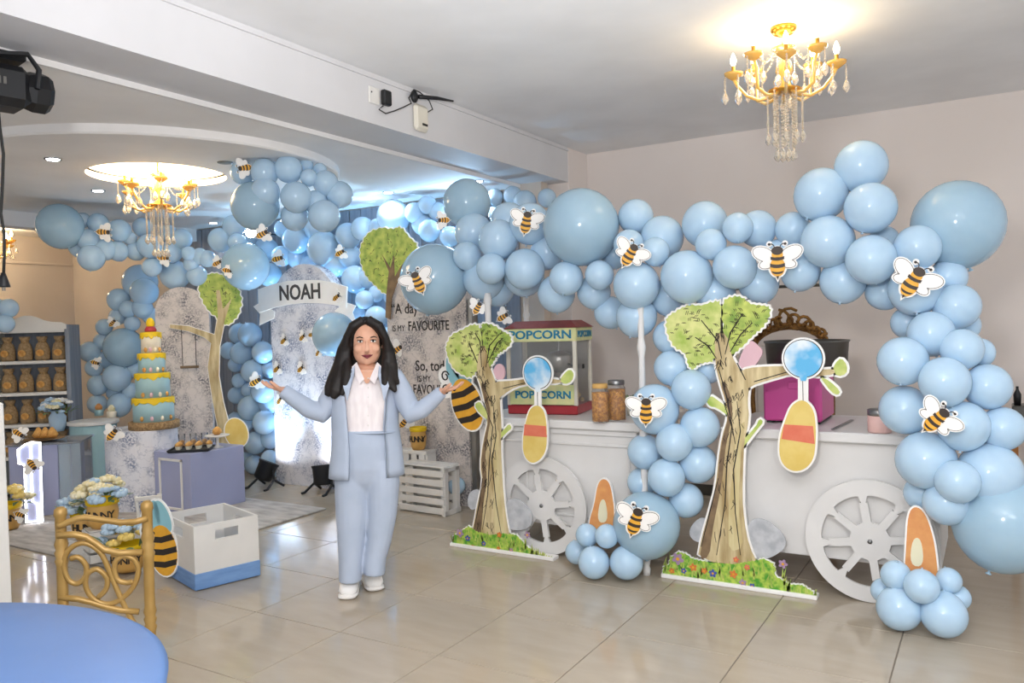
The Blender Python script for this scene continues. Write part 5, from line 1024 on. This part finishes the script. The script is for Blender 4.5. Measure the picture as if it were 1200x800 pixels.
# --- sneakers
for (px, py, ang, sd) in ((407, 703, -.12, -1), (440.5, 693, .15, 1)):
    P0 = _Ri @ (Zp(px, py)-BASE); P0.z = 0; q = Matrix.Rotation(ang, 3, 'Z'); heel = P0+q @ Vector((0, .2, 0))
    def S(y, z): return P0+q @ Vector((0, y*1.05, z*1.12))
    sk = MB().tube([S(.235, .05), S(.21, .055), S(.15, .055), S(.08, .045), S(.03, .036), S(.005, .026)], [(.038,.045), (.045,.054), (.048,.052), (.053,.041), (.051,.031), (.030,.018)], 16, ax=(0, 0, 1))
    sk.tube([S(.175, .06), S(.185, .10), S(.19, .15)], [(.043,.058), (.042,.054), (.043,.052)], 14, ax=q @ Vector((0, 1, 0)))
    so_ = sk.build('sneaker', 'sneaker', wom, smooth=True)
    MB().tube([S(.25, .014), S(.2, .014), S(.12, .014), S(.05, .014), S(.0, .015), S(-.012, .017)], [(.034,.014), (.048,.0145), (.051,.0145), (.057,.0145), (.049,.0135), (.024,.010)], 14, ax=(0, 0, 1)).build('sole', 'sole', so_, smooth=True)
    for k in range(4): a = S(.07+.024*k, .076+.009*k); x_ = q @ Vector((.02, 0, -.004)); MB().tube([a-x_, a+Vector((0,0,.004)), a+x_], .0035, 6).build('lace', 'sole', so_)
# ================================================================== chandeliers
def chandelier(name, lab, loc, drop, energy):
    t = thing(name, lab, 'chandelier', loc, .25, 'gold crystal chandeliers')      # hangs from loc, z = 0 at the ceiling
    MB().lathe([(.012, -.05), (.05, -.035), (.066, -.015), (.066, 0)], 24).build('ceiling_rose', 'gm', t, smooth=True)
    MB().tube([(0, 0, -.05), (0, 0, -drop)], .008, 8).build('stem', 'gm', t)
    z0 = -drop
    MB().lathe([(.05, z0+.02), (.062, z0+.012), (.05, z0), (.025, z0-.012), (.02, z0-.04), (.038, z0-.07), (.045, z0-.11), (.024, z0-.15), (.03, z0-.17), (.04, z0-.2), (.03, z0-.215), (.015, z0-.22)], 20).build('column', 'amber', t, smooth=True)
    MB().lathe([(.02, z0-.225), (.075, z0-.215), (.085, z0-.205), (.07, z0-.2)], 24).build('arm_plate', 'gm', t, smooth=True)
    rr = random.Random(2)
    def beads(m, a, b_, n, r=.0065, sag=0.0):
        for k in range(n+1):
            f = k/n; p = Vector(a)*(1-f)+Vector(b_)*f-Vector((0, 0, sag*math.sin(PI*f))); m.add([p+Vector(v)*r for v in ((1,0,0),(0,1,0),(-1,0,0),(0,-1,0),(0,0,1.2),(0,0,-1.2))], [(0,1,4),(1,2,4),(2,3,4),(3,0,4),(1,0,5),(2,1,5),(3,2,5),(0,3,5)])
    def drop_(m, p, s=1): p = Vector(p); m.lathe([(.002, 0), (.009*s, -.012*s), (.014*s, -.03*s), (.009*s, -.042*s), (.001, -.05*s)], 8, p)
    for k in range(8):
        a = 2*PI*k/8; R = .255 if k % 2 == 0 else .215; zz = z0-.10+(.045 if k % 2 else 0); c, s_ = math.cos(a), math.sin(a)
        P = lambda r, z: Vector((r*c, r*s_, z))
        ar = MB().tube([P(.03, z0-.2), P(.07, z0-.235), P(.13, z0-.245), P(.19, z0-.215), P(R-.02, zz-.06), P(R, zz-.02)], [.010, .010, .0095, .009, .009, .009], 8).build('arm', 'amber', t, smooth=True)
        MB().lathe([(.01, zz-.025), (.03, zz-.012), (.046, zz), (.05, zz+.012), (.03, zz+.004), (.012, zz+.006)], 16, P(R, 0)).build('drip_cup', 'amber', ar, smooth=True)
        MB().lathe([(.010, zz), (.010, zz+.05)], 10, P(R, 0)).build('candle_sleeve', 'gm', ar)
        MB().lathe([(.008, zz+.05), (.014, zz+.065), (.0155, zz+.08), (.010, zz+.1), (.001, zz+.118)], 12, P(R, 0)).build('flame_bulb', 'bulb', ar, smooth=True)
        for j in range(3): m = MB(); u = a+j*2.1; q = P(R, zz-.012)+Vector((.045*math.cos(u), .045*math.sin(u), 0)); beads(m, q, q-Vector((0, 0, .07)), 6); drop_(m, q-Vector((0, 0, .072)), 1.35); m.build('cup_pendant', 'crystal', ar, smooth=False)
        m = MB(); beads(m, P(.055, z0+.01), P(R-.03, zz+.0), 12, .007, .05); m.build('bead_swag', 'crystal', t)
    for k in range(20):
        a = 2*PI*k/20; r = .09 if k % 2 else .045; L = .2 if k % 2 else .29; m = MB(); q = Vector((r*math.cos(a), r*math.sin(a), z0-.22)); beads(m, q, q-Vector((0, 0, L)), 17, .0068); drop_(m, q-Vector((0, 0, L+.008)), 1.1); m.build('bead_string', 'crystal', t)
    l = lamp(name+'_light', 'POINT', Vector(loc)+Vector((0, 0, z0-.0)), energy, (1, .80, .52), .14)
    return t
P = Zp(918, 32, 3.0); chandelier('chandelier', 'gold crystal chandelier lit over the plain cart', (P.x, P.y, 3.0), .12, 9)
chandelier('chandelier', 'gold crystal chandelier hanging in the round glowing cove', (cx, cy, ZS+.3), .36, 16)
P = D(-14, 255, 9.0); chandelier('chandelier', 'gold chandelier just showing at the left picture edge', (P.x, P.y, 2.75), .1, 32)
# ================================================================== hanging stage light and its cable
P = D(8, 100, 3.3); t = thing('moving_head_light', 'black stage light hanging at the top left', 'stage light', (P.x, P.y, ZS), facing(P)+.3)
zz = P.z-ZS
MB().bbox(-.06, .06, -.06, .06, -.035, 0, .008).build('clamp', 'black', t)
MB().bbox(-.15, .07, -.09, .09, zz-.10, zz+.07, .03).build('housing', 'black', t)
MB().lathe([(.075, 0), (.085, .03), (.085, .08), (.07, .1)], 8, (0, 0, 0)).build('lens_barrel', 'black', t, (.06, 0, zz-.01), (0, PI/2, 0))
MB().tube([(-.09, -.1, zz), (-.09, -.1, zz+.09), (.05, -.1, zz+.115), (.09, -.1, zz+.06), (.08, -.1, zz-.02)], (.012), 6).build('bracket', 'black', t)
MB().tube([(-.04, 0, -.03), (-.04, 0, zz+.07)], .02, 8).build('stem', 'black', t)
for k in range(4): MB().bbox(-.10+.02*k, -.088+.02*k, -.0925, -.0895, zz-.02, zz+.01, .001).build('vent_slot', 'drum', t)
pts = [D(x, y, 3.28) for x, y in ((-4, 110), (0, 150), (4, 180), (3, 215), (1, 250), (5, 275), (5, 300), (4, 325))]
t = thing('hanging_plug_cable', 'black cable hanging with a plug at the left edge', 'cable'); MB().tube(pts, .006, 8).build('cord', 'cable', t, smooth=True); P = pts[-1]
MB().lathe([(.008, .02), (.014, 0), (.024, -.035), (.024, -.04)], 12, P).build('plug', 'black', t, smooth=True)
for sx in (-.008, .008): MB().box(P.x+sx-.002, P.x+sx+.002, P.y-.002, P.y+.002, P.z-.055, P.z-.04).build('prong', 'chrome', t)
# ================================================================== blue event lighting in the bay, with added unseen lamps
def par_lamp(lab, loc, aim, energy, col, spot=120):  # serves the glaring lamp and the added hidden fill lamps
    t = thing('glare_or_fill_lamp', lab, 'stage light', loc); v = (Vector(aim)-Vector(loc)).normalized(); q = v.to_track_quat('Z', 'Y').to_euler()
    c = MB().lathe([(.03, -.07), (.05, -.06), (.055, .03), (.06, .04), (.045, .04)], 16).build('can', 'black', t, (0, 0, 0), q, smooth=True); MB().lathe([(.05, .041), (.052, .044), (.03, .048)], 16).build('lens', 'down', c)
    MB().tube([(0, 0, 0), (0, 5.975-loc[1], 0)], .008, 6).build('wall_bracket', 'black', t)
    lamp('glare_or_fill_beam', 'SPOT', Vector(loc)+v*.08, energy, col, .06, target=aim, spot=math.radians(spot), blend=.9)
par_lamp('small lamp glaring through the balloons left of the name arch', tuple(Yp(294, 272, 5.5)), (-2.5, 2.0, 1.3), 14, (.45, .75, 1), 150)
def added_floor_wash(lab, P, aim, energy, col):  # hidden lamps added to wash the back of the bay in blue
    t = thing('added_wash_light', lab, 'stage light', P); MB().bbox(-.08, .08, -.06, .06, 0, .05, .008).build('housing', 'black', t); MB().bbox(-.065, .065, -.045, .045, .05, .056, .002).build('lens', 'down', t)
    lamp('added_wash_beam', 'SPOT', Vector(P)+Vector((0, 0, .08)), energy, col, .06, target=aim, spot=math.radians(95), blend=.9)
added_floor_wash('added flat black wash light hidden on the floor behind the quote panel', (-4.55, 5.72, 0), (-5.0, 5.6, 2.67), 150, (.32, .66, 1))
added_floor_wash('added flat black wash light hidden on the floor behind the name arch', (-5.75, 5.75, 0), (-6.1, 5.6, 2.67), 130, (.32, .66, 1))
par_lamp('small added fill lamp hidden behind the balloons near the name arch', (-5.0, 5.84, 2.40), (-4.3, 4.3, 2.67), 30, (.34, .66, 1), 130)  # added out of sight to tint the lowered ceiling blue
par_lamp('small added fill lamp hidden behind the balloons near the beam', (-3.9, 5.84, 2.40), (-3.9, 4.4, 2.67), 20, (.34, .66, 1), 130)  # second hidden fill, added for the blue ceiling near the beam
for (x, y, e_) in ((455, 225, 35), (560, 212, 12), (250, 261, 16)):
    P = Zp(x, y, ZS); lamp('downlight_beam', 'SPOT', (P.x, P.y, ZS-.015), e_, (.72, .87, 1), .04, target=(P.x, P.y, 0), spot=math.radians(150), blend=.8)
for (x, y, e_) in ((62, 186, 10), (115, 223, 10)):
    P = Zp(x, y, ZD); lamp('downlight_beam', 'SPOT', (P.x, P.y, ZD-.015), e_, (1, .97, .92), .04, target=(P.x, P.y, 0), spot=math.radians(140), blend=.8)
